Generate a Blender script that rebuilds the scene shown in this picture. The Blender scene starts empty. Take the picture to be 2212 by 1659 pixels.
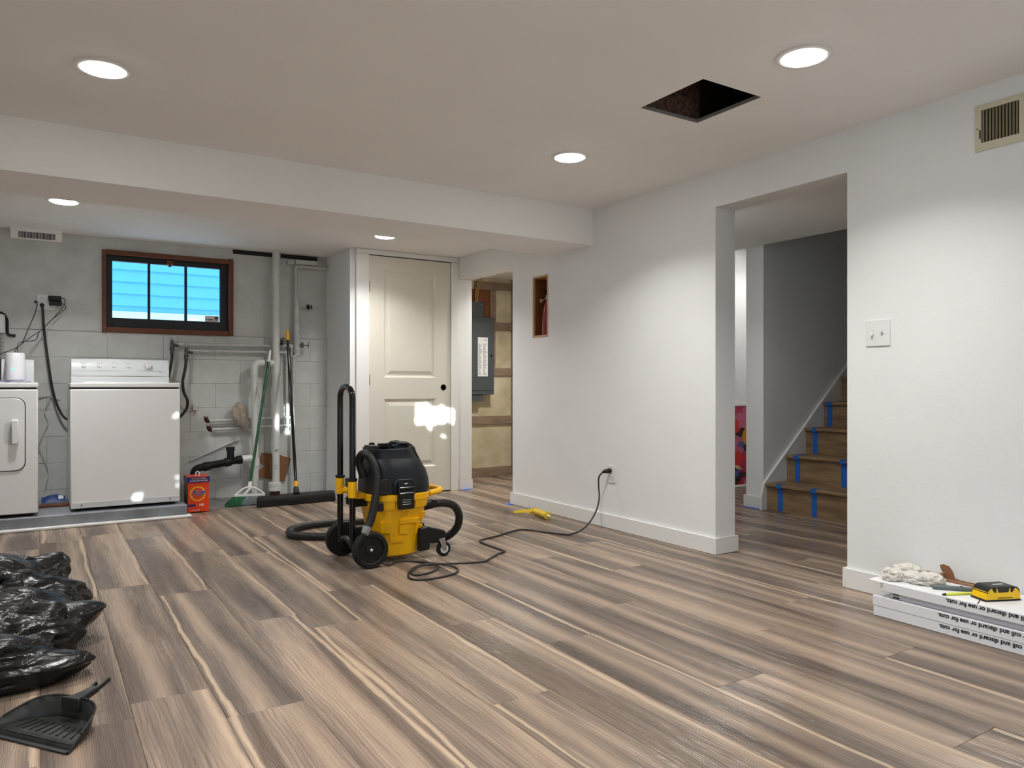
import bpy, bmesh, math, random
from mathutils import Vector, Matrix, noise

# ---------------------------------------------------------------- camera, world, sun, exposure
scene = bpy.context.scene
COL = scene.collection
FPX, U0, HZ, EYE = 1610.0, 1106.0, 833.0, 0.95
TH = math.atan((1106 - 84) / FPX)
S, Cc = math.sin(TH), math.cos(TH)

cd = bpy.data.cameras.new('camera')
cd.sensor_fit = 'HORIZONTAL'
cd.sensor_width = 36.0
cd.lens = FPX / 2212 * 36
cd.shift_y = 3.5 / 2212
cd.clip_start = 0.02
cam = bpy.data.objects.new('camera', cd)
cam.location = (0, 0, EYE)
cam.rotation_euler = (math.pi / 2, 0, -TH)
COL.objects.link(cam)
scene.camera = cam

vs = scene.view_settings
vs.view_transform = 'Standard'
vs.look = 'None'
vs.exposure = 0.40
vs.gamma = 1.0
vs.use_curve_mapping = False

LAMP_W = 9.0          # watts of each recessed lamp
LAMP_COL = (1.0, 0.985, 0.955)
DISC_E = 30.0
SKY_COL, SKY_STR = (0.66, 0.84, 1.0), 4.2
SUN_STR = 9.0
SUN_DIR = Vector((0.05, 1.0, -0.13)).normalized()

w = bpy.data.worlds.new('sky')
scene.world = w
w.use_nodes = True
bg = w.node_tree.nodes['Background']
bg.inputs[0].default_value = (*SKY_COL, 1)
bg.inputs[1].default_value = SKY_STR

sl = bpy.data.lights.new('sun', 'SUN')
sl.energy = SUN_STR
sl.angle = math.radians(0.25)
sl.color = (1, 0.98, 0.95)
so = bpy.data.objects.new('sun', sl)
so.rotation_euler = (-SUN_DIR).to_track_quat('Z', 'Y').to_euler()
so.location = (0, -8, 4)
COL.objects.link(so)

random.seed(7)
R = random.Random(11)

# ---------------------------------------------------------------- pixel helpers (2212 x 1659 frame)
def ray(u, v):
    a = (u - U0) / FPX
    return S + a * Cc, Cc - a * S, (HZ - v) / FPX
def F(u, v, z=0.0):
    r = ray(u, v); t = (z - EYE) / r[2]
    return (r[0] * t, r[1] * t, z)
def WX(u, v, x):
    r = ray(u, v); t = x / r[0]
    return (x, r[1] * t, EYE + r[2] * t)
def WY(u, v, y):
    r = ray(u, v); t = y / r[1]
    return (r[0] * t, y, EYE + r[2] * t)

def L(h):
    h = h.lstrip('#')
    out = []
    for i in (0, 2, 4):
        c = int(h[i:i + 2], 16) / 255
        out.append(c / 12.92 if c <= 0.04045 else ((c + 0.055) / 1.055) ** 2.4)
    return tuple(out)

# ---------------------------------------------------------------- materials
MATS = {}
def M(name, col, rough=0.5, metal=0.0, var=0.06, vscale=6.0, bump=0.0, bscale=60.0, spec=0.5, stretch=(1, 1, 1), coat=0.0, dark=None):
    if name in MATS: return MATS[name]
    if isinstance(col, str): col = L(col)
    m = bpy.data.materials.new(name)
    m.use_nodes = True
    nt = m.node_tree; N = nt.nodes; K = nt.links
    b = N['Principled BSDF']
    b.inputs['Roughness'].default_value = rough
    b.inputs['Metallic'].default_value = metal
    b.inputs['Specular IOR Level'].default_value = spec
    b.inputs['Coat Weight'].default_value = coat
    tc = N.new('ShaderNodeTexCoord')
    mp = N.new('ShaderNodeMapping'); mp.inputs['Scale'].default_value = stretch
    K.new(tc.outputs['Object'], mp.inputs['Vector'])
    nz = N.new('ShaderNodeTexNoise')
    nz.inputs['Scale'].default_value = vscale; nz.inputs['Detail'].default_value = 4
    K.new(mp.outputs[0], nz.inputs['Vector'])
    cr = N.new('ShaderNodeValToRGB')
    cr.color_ramp.elements[0].position = 0.3; cr.color_ramp.elements[1].position = 0.7
    d = dark if dark else tuple(c * (1 - var) for c in col)
    if isinstance(d, str): d = L(d)
    cr.color_ramp.elements[0].color = (*d, 1)
    cr.color_ramp.elements[1].color = (*[min(1, c * (1 + var * 0.6)) for c in col], 1)
    K.new(nz.outputs['Fac'], cr.inputs['Fac'])
    K.new(cr.outputs['Color'], b.inputs['Base Color'])
    if bump > 0:
        n2 = N.new('ShaderNodeTexNoise'); n2.inputs['Scale'].default_value = bscale; n2.inputs['Detail'].default_value = 3
        K.new(mp.outputs[0], n2.inputs['Vector'])
        bp = N.new('ShaderNodeBump'); bp.inputs['Strength'].default_value = bump; bp.inputs['Distance'].default_value = 0.004
        K.new(n2.outputs['Fac'], bp.inputs['Height']); K.new(bp.outputs['Normal'], b.inputs['Normal'])
    MATS[name] = m
    return m

def emit(name, col, strength):
    m = bpy.data.materials.new(name); m.use_nodes = True
    nt = m.node_tree; nt.nodes.clear()
    e = nt.nodes.new('ShaderNodeEmission'); e.inputs[0].default_value = (*col, 1); e.inputs[1].default_value = strength
    o = nt.nodes.new('ShaderNodeOutputMaterial'); nt.links.new(e.outputs[0], o.inputs[0])
    MATS[name] = m
    return m

def glass(name, tint=(1, 1, 1), refl=0.06):
    m = bpy.data.materials.new(name); m.use_nodes = True
    nt = m.node_tree; nt.nodes.clear()
    t = nt.nodes.new('ShaderNodeBsdfTransparent'); t.inputs[0].default_value = (*tint, 1)
    g = nt.nodes.new('ShaderNodeBsdfGlossy'); g.inputs['Roughness'].default_value = 0.02
    mx = nt.nodes.new('ShaderNodeMixShader'); mx.inputs[0].default_value = refl
    o = nt.nodes.new('ShaderNodeOutputMaterial')
    nt.links.new(t.outputs[0], mx.inputs[1]); nt.links.new(g.outputs[0], mx.inputs[2]); nt.links.new(mx.outputs[0], o.inputs[0])
    MATS[name] = m
    return m

def plank_material():
    m = bpy.data.materials.new('vinyl_plank'); m.use_nodes = True
    nt = m.node_tree; N = nt.nodes; K = nt.links
    b = N['Principled BSDF']
    def math_(op, a, c=None, cl=False):
        n = N.new('ShaderNodeMath'); n.operation = op; n.use_clamp = cl
        for i, x in enumerate((a, c)):
            if x is None: continue
            if isinstance(x, (int, float)): n.inputs[i].default_value = x
            else: K.new(x, n.inputs[i])
        return n.outputs[0]
    def mixc(f, a, c):
        n = N.new('ShaderNodeMix'); n.data_type = 'RGBA'
        if isinstance(f, float): n.inputs[0].default_value = f
        else: K.new(f, n.inputs[0])
        for i, x in ((6, a), (7, c)):
            if isinstance(x, tuple): n.inputs[i].default_value = (*x, 1)
            else: K.new(x, n.inputs[i])
        return n.outputs[2]
    tc = N.new('ShaderNodeTexCoord'); oi = N.new('ShaderNodeObjectInfo')
    sx = N.new('ShaderNodeSeparateXYZ'); K.new(tc.outputs['Object'], sx.inputs[0])
    rnd = oi.outputs['Random']
    r1 = math_('MULTIPLY', rnd, 37.0)
    r2 = math_('FRACT', math_('MULTIPLY', rnd, 91.7))
    r3 = math_('FRACT', math_('MULTIPLY', rnd, 317.3))
    r4 = math_('FRACT', math_('MULTIPLY', rnd, 53.1))
    def vec(kx, ky, off):
        c = N.new('ShaderNodeCombineXYZ')
        K.new(math_('ADD', math_('MULTIPLY', sx.outputs[0], kx), math_('MULTIPLY', r1, off)), c.inputs[0])
        K.new(math_('ADD', math_('MULTIPLY', sx.outputs[1], ky), r1), c.inputs[1])
        return c.outputs[0]
    def noi(v, sc, det=4, dist=0.0, rough=0.55):
        n = N.new('ShaderNodeTexNoise'); n.inputs['Scale'].default_value = sc; n.inputs['Detail'].default_value = det
        n.inputs['Distortion'].default_value = dist; n.inputs['Roughness'].default_value = rough
        K.new(v, n.inputs['Vector']); return n.outputs['Fac']
    def ramp(f, stops):
        n = N.new('ShaderNodeValToRGB'); cr = n.color_ramp
        while len(cr.elements) < len(stops): cr.elements.new(0.5)
        for e, (p, c) in zip(cr.elements, stops):
            e.position = p; e.color = (*c, 1)
        K.new(f, n.inputs[0]); return n.outputs[0]
    # broad tone bands along the length
    v1 = vec(8.5, 0.6, 1.3)
    tone = noi(v1, 1.0, 4, 0.8, 0.5)
    base = ramp(tone, [(0.34, L('#5d5047')), (0.47, L('#7a6b60')), (0.56, L('#8e7d6f')), (0.68, L('#ab9684'))])
    # per-plank tone shift
    shift = ramp(r2, [(0.0, (0.80, 0.79, 0.79)), (0.5, (0.98, 0.97, 0.96)), (1.0, (1.16, 1.13, 1.10))])
    mu = N.new('ShaderNodeMix'); mu.data_type = 'RGBA'; mu.blend_type = 'MULTIPLY'; mu.inputs[0].default_value = 1.0
    K.new(base, mu.inputs[6]); K.new(shift, mu.inputs[7])
    col = mu.outputs[2]
    # fine fibres
    fib = noi(vec(85.0, 1.7, 2.1), 1.0, 6, 0.5, 0.7)
    fibf = math_('MULTIPLY', math_('SUBTRACT', fib, 0.48, True), 2.0, True)
    col = mixc(fibf, col, L('#4f443b'))
    # cathedral figure
    wv = N.new('ShaderNodeTexWave'); wv.wave_type = 'BANDS'; wv.bands_direction = 'X'
    wv.inputs['Scale'].default_value = 3.4; wv.inputs['Distortion'].default_value = 7.0
    wv.inputs['Detail'].default_value = 2.0; wv.inputs['Detail Scale'].default_value = 0.9
    K.new(vec(7.0, 0.9, 3.7), wv.inputs['Vector'])
    fig = math_('MULTIPLY', math_('POWER', wv.outputs['Fac'], 7.0), 0.5)
    col = mixc(fig, col, L('#594c42'))
    # cream sapwood streak wandering along one side
    wob = noi(vec(0.0, 1.0, 5.1), 1.0, 4, 0.0)
    cx = math_('ADD', math_('MULTIPLY', math_('SIGN', math_('SUBTRACT', r3, 0.45)), 0.095), math_('MULTIPLY', math_('SUBTRACT', wob, 0.5), 0.075))
    dist = math_('ABSOLUTE', math_('SUBTRACT', sx.outputs[0], cx))
    wid = math_('ADD', 0.0005, math_('MULTIPLY', math_('POWER', noi(vec(0.0, 1.6, 8.8), 1.0, 3), 2.0), 0.034))
    st = math_('SUBTRACT', 1.0, math_('DIVIDE', dist, wid), True)
    st = math_('MULTIPLY', math_('POWER', st, 0.45), math_('GREATER_THAN', r4, 0.42))
    st = math_('MULTIPLY', st, 0.80)
    col = mixc(st, col, L('#cdb499'))
    # second broad soft pale band
    cx2 = math_('ADD', math_('MULTIPLY', math_('SUBTRACT', r4, 0.5), 0.2), math_('MULTIPLY', math_('SUBTRACT', noi(vec(0.0, 0.9, 2.9), 1.0, 2), 0.5), 0.12))
    d2 = math_('ABSOLUTE', math_('SUBTRACT', sx.outputs[0], cx2))
    s2 = math_('MULTIPLY', math_('SUBTRACT', 1.0, math_('DIVIDE', d2, 0.045), True), 0.6)
    col = mixc(s2, col, L('#b59e88'))
    K.new(col, b.inputs['Base Color'])
    # embossed grain
    w2 = N.new('ShaderNodeTexWave'); w2.wave_type = 'BANDS'; w2.bands_direction = 'X'
    w2.inputs['Scale'].default_value = 9.0; w2.inputs['Distortion'].default_value = 9.0
    w2.inputs['Detail'].default_value = 2.0; w2.inputs['Detail Scale'].default_value = 0.8
    K.new(vec(6.0, 0.8, 3.7), w2.inputs['Vector'])
    hgt = math_('ADD', math_('MULTIPLY', w2.outputs['Fac'], 0.8), math_('MULTIPLY', fib, 0.5))
    bp = N.new('ShaderNodeBump'); bp.inputs['Strength'].default_value = 0.55; bp.inputs['Distance'].default_value = 0.0022
    K.new(hgt, bp.inputs['Height']); K.new(bp.outputs['Normal'], b.inputs['Normal'])
    K.new(math_('ADD', 0.20, math_('MULTIPLY', fib, 0.12)), b.inputs['Roughness'])
    b.inputs['Specular IOR Level'].default_value = 0.45
    MATS['vinyl_plank'] = m
    return m

# ---------------------------------------------------------------- mesh builder
class MB:
    def __init__(s): s.v = []; s.f = []
    def add(s, vs_, fs):
        o = len(s.v); s.v += [Vector(p) for p in vs_]; s.f += [tuple(i + o for i in f) for f in fs]; return s
    def box(s, x0, x1, y0, y1, z0, z1):
        return s.add([(x0, y0, z0), (x1, y0, z0), (x1, y1, z0), (x0, y1, z0), (x0, y0, z1), (x1, y0, z1), (x1, y1, z1), (x0, y1, z1)],
                     [(0, 3, 2, 1), (4, 5, 6, 7), (0, 1, 5, 4), (1, 2, 6, 5), (2, 3, 7, 6), (3, 0, 4, 7)])
    def obox(s, c, ax, ay, az):
        c, ax, ay, az = map(Vector, (c, ax, ay, az))
        P = [c + ax * i + ay * j + az * k for k in (-1, 1) for i, j in ((-1, -1), (1, -1), (1, 1), (-1, 1))]
        return s.add(P, [(0, 3, 2, 1), (4, 5, 6, 7), (0, 1, 5, 4), (1, 2, 6, 5), (2, 3, 7, 6), (3, 0, 4, 7)])
    def bar(s, p0, p1, wdt, hgt, up=(0, 0, 1)):
        p0, p1 = Vector(p0), Vector(p1); d = p1 - p0; l = d.length; d.normalize()
        up = Vector(up); side = d.cross(up)
        if side.length < 1e-5: side = d.cross(Vector((1, 0, 0)))
        side.normalize(); u2 = side.cross(d).normalized()
        return s.obox((p0 + p1) / 2, d * l / 2, side * wdt / 2, u2 * hgt / 2)
    def cyl(s, p0, p1, r0, r1=None, n=16):
        r1 = r0 if r1 is None else r1
        return s.tube([p0, p1], [r0, r1], n)
    def tube(s, path, r, n=10, closed=False):
        P = [Vector(p) for p in path]; m = len(P)
        rr = r if isinstance(r, (list, tuple)) else [r] * m
        T = []
        for i in range(m):
            if closed: t = P[(i + 1) % m] - P[i - 1]
            else: t = P[min(i + 1, m - 1)] - P[max(i - 1, 0)]
            if t.length < 1e-9: t = Vector((0, 0, 1))
            T.append(t.normalized())
        nrm = T[0].orthogonal().normalized()
        o = len(s.v)
        for i in range(m):
            if i:
                nrm = nrm - T[i] * nrm.dot(T[i])
                if nrm.length < 1e-6: nrm = T[i].orthogonal()
                nrm.normalize()
            bn = T[i].cross(nrm)
            for k in range(n):
                a = 2 * math.pi * k / n
                s.v.append(P[i] + (nrm * math.cos(a) + bn * math.sin(a)) * rr[i])
        for i in range(m if closed else m - 1):
            a0 = o + i * n; b0 = o + ((i + 1) % m) * n
            for k in range(n):
                k2 = (k + 1) % n
                s.f.append((a0 + k, a0 + k2, b0 + k2, b0 + k))
        if not closed:
            s.f.append(tuple(o + k for k in range(n))[::-1])
            s.f.append(tuple(o + (m - 1) * n + k for k in range(n)))
        return s
    def lathe(s, c, prof, n=24, axis=(0, 0, 1)):
        ax = Vector(axis).normalized(); e1 = ax.orthogonal().normalized(); e2 = ax.cross(e1); c = Vector(c)
        o = len(s.v)
        for r, h in prof:
            for k in range(n):
                a = 2 * math.pi * k / n
                s.v.append(c + ax * h + (e1 * math.cos(a) + e2 * math.sin(a)) * r)
        for i in range(len(prof) - 1):
            for k in range(n):
                k2 = (k + 1) % n
                s.f.append((o + i * n + k, o + i * n + k2, o + (i + 1) * n + k2, o + (i + 1) * n + k))
        s.f.append(tuple(o + k for k in range(n))[::-1])
        s.f.append(tuple(o + (len(prof) - 1) * n + k for k in range(n)))
        return s
    def loft(s, rings, closed_ends=True):
        o = len(s.v); n = len(rings[0])
        for r in rings: s.v += [Vector(p) for p in r]
        for i in range(len(rings) - 1):
            for k in range(n):
                k2 = (k + 1) % n
                s.f.append((o + i * n + k, o + i * n + k2, o + (i + 1) * n + k2, o + (i + 1) * n + k))
        if closed_ends:
            s.f.append(tuple(o + k for k in range(n))[::-1])
            s.f.append(tuple(o + (len(rings) - 1) * n + k for k in range(n)))
        return s
    def prism(s, poly, vec):
        vec = Vector(vec)
        return s.loft([poly, [Vector(p) + vec for p in poly]])
    def sheet(s, fn, nu, nv):
        o = len(s.v)
        for i in range(nu + 1):
            for j in range(nv + 1): s.v.append(Vector(fn(i / nu, j / nv)))
        for i in range(nu):
            for j in range(nv):
                a = o + i * (nv + 1) + j
                s.f.append((a, a + nv + 1, a + nv + 2, a + 1))
        return s
    def ball(s, c, r, nu=16, nv=10):
        rx, ry, rz = (r, r, r) if isinstance(r, (int, float)) else r
        o = len(s.v)
        s.v.append(Vector((c[0], c[1], c[2] - rz)))
        for j in range(1, nv):
            t = -math.pi / 2 + math.pi * j / nv
            for i in range(nu):
                a = 2 * math.pi * i / nu
                s.v.append(Vector((c[0] + rx * math.cos(t) * math.cos(a), c[1] + ry * math.cos(t) * math.sin(a), c[2] + rz * math.sin(t))))
        s.v.append(Vector((c[0], c[1], c[2] + rz)))
        top = len(s.v) - 1
        for i in range(nu):
            i2 = (i + 1) % nu
            s.f.append((o, o + 1 + i2, o + 1 + i))
            for j in range(nv - 2):
                a = o + 1 + j * nu
                s.f.append((a + i, a + i2, a + nu + i2, a + nu + i))
            a = o + 1 + (nv - 2) * nu
            s.f.append((a + i, a + i2, top))
        return s
    def build(s, name, mat, parent=None, smooth=None, bevel=0.0, seg=2, recalc=True, local=False):
        me = bpy.data.meshes.new(name)
        V = s.v
        if parent is not None and not local:
            inv = root_matrix(parent).inverted()
            V = [inv @ p for p in V]
        me.from_pydata([tuple(p) for p in V], [], s.f)
        if recalc:
            bm = bmesh.new(); bm.from_mesh(me); bmesh.ops.recalc_face_normals(bm, faces=bm.faces); bm.to_mesh(me); bm.free()
        if smooth:
            for p in me.polygons: p.use_smooth = True
            me.set_sharp_from_angle(angle=math.radians(smooth))
        me.materials.append(MATS[mat] if isinstance(mat, str) else mat)
        o = bpy.data.objects.new(name, me)
        COL.objects.link(o)
        if parent is not None: o.parent = parent
        if bevel > 0:
            md = o.modifiers.new('bevel', 'BEVEL'); md.width = bevel; md.segments = seg; md.limit_method = 'ANGLE'; md.angle_limit = math.radians(40)
            if not smooth:
                for p in me.polygons: p.use_smooth = True
                me.set_sharp_from_angle(angle=math.radians(50))
            md.harden_normals = False
        return o

def root_matrix(o):
    m = Matrix.Translation(o.location) @ o.rotation_euler.to_matrix().to_4x4()
    return root_matrix(o.parent) @ m if o.parent else m

def tag(o, label=None, cat=None, group=None, kind=None):
    if label: o['label'] = label
    if cat: o['category'] = cat
    if group: o['group'] = group
    if kind: o['kind'] = kind
    return o
def thing(name, label, cat, loc=(0, 0, 0), rotz=0.0, group=None):
    o = bpy.data.objects.new(name, None); COL.objects.link(o)
    o.location = loc; o.rotation_euler = (0, 0, rotz); o.empty_display_size = 0.05
    return tag(o, label, cat, group)
def struct(name, label=None, loc=(0, 0, 0)):
    o = bpy.data.objects.new(name, None); COL.objects.link(o); o.location = loc; o.empty_display_size = 0.05
    o['kind'] = 'structure'
    if label: o['label'] = label
    return o
def sbuild(mb, name, mat, label=None, **k):
    o = mb.build(name, mat, **k); o['kind'] = 'structure'
    if label: o['label'] = label
    return o
def spline(pts, n=8):
    P = [Vector(p) for p in pts]; out = []
    for i in range(len(P) - 1):
        p0 = P[max(i - 1, 0)]; p1 = P[i]; p2 = P[i + 1]; p3 = P[min(i + 2, len(P) - 1)]
        for k in range(n):
            t = k / n
            out.append(0.5 * ((2 * p1) + (-p0 + p2) * t + (2 * p0 - 5 * p1 + 4 * p2 - p3) * t * t + (-p0 + 3 * p1 - 3 * p2 + p3) * t ** 3))
    out.append(P[-1]); return out
def text(name, body, size, origin, ex, ey, mat, parent, shear=0.0, bold=0.0, align='LEFT', depth=0.0004):
    cu = bpy.data.curves.new(name, 'FONT'); cu.body = body; cu.size = size; cu.shear = shear; cu.offset = bold
    cu.align_x = align; cu.align_y = 'CENTER'; cu.extrude = depth; cu.resolution_u = 3
    t = bpy.data.objects.new(name, cu); COL.objects.link(t)
    dg = bpy.context.evaluated_depsgraph_get()
    me = bpy.data.meshes.new_from_object(t.evaluated_get(dg))
    bpy.data.objects.remove(t); bpy.data.curves.remove(cu)
    me.name = name
    ex = Vector(ex).normalized(); ey = Vector(ey).normalized(); ez = ex.cross(ey)
    m = Matrix((ex, ey, ez)).transposed().to_4x4(); m.translation = Vector(origin)
    me.transform(root_matrix(parent).inverted() @ m)
    me.materials.clear(); me.materials.append(MATS[mat])
    o = bpy.data.objects.new(name, me); COL.objects.link(o); o.parent = parent
    return o
def rrect(cx, cz, hx, hz, r, n=5):
    out = []
    for sx_, sz_, a0 in ((1, 1, 0), (-1, 1, 90), (-1, -1, 180), (1, -1, 270)):
        for k in range(n + 1):
            a = math.radians(a0 + 90 * k / n)
            out.append((cx + sx_ * (hx - r) + r * math.cos(a), cz + sz_ * (hz - r) + r * math.sin(a)))
    return out

# ---------------------------------------------------------------- palette
plank_material()
M('wall_paint', (0.84, 0.845, 0.835), 0.6, var=0.02, vscale=3, bump=0.12, bscale=160, spec=0.3)
M('ceiling_paint', (0.90, 0.885, 0.855), 0.8, var=0.02, vscale=2, bump=0.08, bscale=140, spec=0.2)
M('trim_paint', (0.82, 0.815, 0.79), 0.35, var=0.015, vscale=4)
M('door_paint', (0.72, 0.69, 0.60), 0.3, var=0.02, vscale=3, bump=0.05, bscale=200)
M('block_paint', (0.58, 0.59, 0.57), 0.6, var=0.10, vscale=7, bump=0.35, bscale=45, spec=0.3)
M('mortar', (0.52, 0.53, 0.515), 0.8, var=0.15, vscale=20, bump=0.3)
M('concrete_floor', (0.26, 0.265, 0.26), 0.7, var=0.25, vscale=9, bump=0.25, bscale=50)
M('platform_paint', (0.24, 0.26, 0.285), 0.45, var=0.2, vscale=7, bump=0.2, bscale=40, dark=(0.15, 0.155, 0.165))
M('subfloor', (0.05, 0.04, 0.035), 0.9)
M('utility_wall', '#cfc4a6', 0.8, var=0.25, vscale=5, bump=0.4, bscale=40, dark='#b5a885')
M('rough_wood', '#927c66', 0.75, var=0.3, vscale=5, bump=0.3, bscale=60, stretch=(1, 6, 6))
M('plywood_brown', '#7b4520', 0.6, var=0.3, vscale=5, stretch=(5, 5, 1))
M('niche_pine', '#c9a37c', 0.6, var=0.12, vscale=8)
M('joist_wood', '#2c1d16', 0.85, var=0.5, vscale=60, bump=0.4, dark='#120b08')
M('joist_face_lit', '#6a4f40', 0.85, var=0.5, vscale=45, bump=0.5, bscale=80, dark='#2e211b')  # paler copy of the joist wood, its lit side put into the colour
M('plaster_edge', '#8d8780', 0.9, var=0.2, vscale=60)
M('window_wood', '#6b3a20', 0.5, var=0.35, vscale=9, bump=0.2, bscale=40, stretch=(1, 4, 8))
M('sash_black', '#0e141a', 0.4)
glass('pane_glass', (0.93, 0.97, 1.0), 0.05)
M('siding_shade_blue', (0.13, 0.56, 0.82), 0.6, var=0.05, vscale=2)  # white siding; the blue cast of its shade is put into the colour
M('gravel', (0.85, 0.86, 0.84), 0.8, var=0.1, vscale=30)
M('house_outside', (0.45, 0.45, 0.45), 0.8)
M('leaf', (0.06, 0.14, 0.04), 0.5, var=0.4, vscale=5)
M('stair_wood', '#957a5a', 0.5, var=0.25, vscale=5, bump=0.15, stretch=(6, 1, 6), dark='#755c43')
M('tape_blue', '#1567c6', 0.6, var=0.05)
M('white_enamel', (0.80, 0.80, 0.80), 0.28, var=0.01, coat=0.2)
M('enamel_grey', (0.62, 0.63, 0.64), 0.35, var=0.02)
M('console_white', (0.74, 0.77, 0.78), 0.3, var=0.02)
M('gap_black', (0.01, 0.01, 0.012), 0.7)
M('black_plastic', (0.007, 0.0075, 0.009), 0.4, var=0.2, vscale=20, spec=0.35)
M('black_gloss', (0.004, 0.004, 0.005), 0.15, var=0.1, coat=0.1, spec=0.4)
M('head_plastic', (0.0115, 0.0135, 0.017), 0.42, var=0.25, vscale=9, spec=0.3)
M('rubber', (0.008, 0.008, 0.008), 0.6, var=0.25, vscale=30, bump=0.2, bscale=120, spec=0.3)
M('hose_plastic', (0.014, 0.0135, 0.0135), 0.45, var=0.2, vscale=25, spec=0.35)
M('cuff_grey', (0.25, 0.25, 0.25), 0.5)
M('vac_yellow', '#f0b400', 0.38, var=0.06, vscale=6)
M('tool_yellow', '#e6c02a', 0.35, var=0.1, vscale=20)
M('finder_yellow', '#f4c400', 0.3, var=0.04)
M('steel', (0.55, 0.55, 0.55), 0.3, metal=1.0, var=0.15, vscale=20)
M('dark_steel', (0.12, 0.12, 0.125), 0.45, metal=0.8, var=0.3, vscale=40)
M('foil', (0.75, 0.75, 0.73), 0.22, metal=1.0, var=0.15, vscale=30, bump=0.4, bscale=50)
M('cable_black', (0.02, 0.017, 0.016), 0.5, var=0.2, vscale=30)
M('pvc', (0.66, 0.67, 0.65), 0.35, var=0.05, vscale=12)
M('painted_pipe', (0.56, 0.57, 0.55), 0.5, var=0.15, vscale=25)
M('rag_beige', '#a39a8c', 0.9, var=0.2, vscale=20, bump=0.3, bscale=80)
M('rag_white', '#d9d4cb', 0.95, var=0.12, vscale=25, bump=0.35, bscale=150)
M('cardboard', '#8a5f40', 0.85, var=0.1, vscale=15)
M('cardboard_grey', '#a58a68', 0.85, var=0.1, vscale=15)
M('carton_white', (0.80, 0.80, 0.82), 0.45, var=0.02)
M('carton_inner', '#c9c6cf', 0.7, var=0.06)
M('ink', (0.012, 0.012, 0.02), 0.6)
M('detergent_orange', '#e8410f', 0.4, var=0.05)
M('detergent_side', '#5d4a22', 0.5, var=0.5, vscale=30, dark='#2a2016')
M('detergent_blue', '#1c1c74', 0.4)
M('detergent_yellow', '#f3b21b', 0.4)
M('paper_white', (0.82, 0.82, 0.80), 0.7, var=0.03)
M('broom_green', '#07502a', 0.35, var=0.1, vscale=20)
M('bristle_green', '#0b6236', 0.7, var=0.3, vscale=60)
M('bristle_grey', '#828c8e', 0.8, var=0.4, vscale=60)
M('white_plastic', (0.80, 0.80, 0.79), 0.35, var=0.02)
M('router_white', (0.74, 0.74, 0.78), 0.4, var=0.01)
emit('led_green', (0.25, 1.0, 0.65), 1.6)
bm_ = M('bag_black', (0.0035, 0.0035, 0.004), 0.27, var=0.3, vscale=10, spec=0.32)
nt_ = bm_.node_tree
tc_ = nt_.nodes.new('ShaderNodeTexCoord'); mp_ = nt_.nodes.new('ShaderNodeMapping'); mp_.inputs['Scale'].default_value = (10, 16, 18)
nz_ = nt_.nodes.new('ShaderNodeTexNoise'); nz_.inputs['Scale'].default_value = 1.0; nz_.inputs['Detail'].default_value = 3; nz_.inputs['Distortion'].default_value = 1.2
rg_ = nt_.nodes.new('ShaderNodeMath'); rg_.operation = 'SUBTRACT'; rg_.inputs[1].default_value = 0.5
ab_ = nt_.nodes.new('ShaderNodeMath'); ab_.operation = 'ABSOLUTE'
bu_ = nt_.nodes.new('ShaderNodeBump'); bu_.inputs['Strength'].default_value = 0.5; bu_.inputs['Distance'].default_value = 0.02
nt_.links.new(tc_.outputs['Object'], mp_.inputs[0]); nt_.links.new(mp_.outputs[0], nz_.inputs['Vector']); nt_.links.new(nz_.outputs['Fac'], rg_.inputs[0])
nt_.links.new(rg_.outputs[0], ab_.inputs[0]); nt_.links.new(ab_.outputs[0], bu_.inputs['Height']); nt_.links.new(bu_.outputs['Normal'], nt_.nodes['Principled BSDF'].inputs['Normal'])
M('pan_black', (0.022, 0.024, 0.023), 0.4, vscale=14, dark=(0.007, 0.008, 0.008), bump=0.15, spec=0.35)
M('panel_grey', '#4a5052', 0.5, var=0.1)
M('cable_yellow', '#b79a55', 0.6)
M('extinguisher_red', '#8f1522', 0.25, var=0.1, coat=0.4)
M('vent_cream', '#cfc8ae', 0.45, var=0.03)
M('vent_slat', '#8f8569', 0.5, var=0.08)
M('packet_blue', '#27427f', 0.5, var=0.3, vscale=30)
M('lilac_film', '#b9b4d8', 0.4, var=0.1)
M('knife_grey', '#5f6a6a', 0.45, var=0.08)
M('pencil_lime', '#dbe34a', 0.4, var=0.05)
M('graphite', '#3a3a30', 0.6)
M('brass', '#7d6a45', 0.4, metal=0.8)
M('rust', '#43251b', 0.9, var=0.4, vscale=40)
emit('lamp_disc', (1.0, 0.98, 0.95), DISC_E)

# ---------------------------------------------------------------- the shell
XW, XB = 3.215, 3.375          # right wall: room face and far face
ZC, ZL, ZB = 2.16, 2.105, 1.915  # main ceiling, laundry ceiling, beam underside
YB = 6.60                      # laundry back wall
YD = 6.0                       # closet door wall
YU = 6.72                      # utility back wall
XL, YR = -1.75, -2.2

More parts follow.
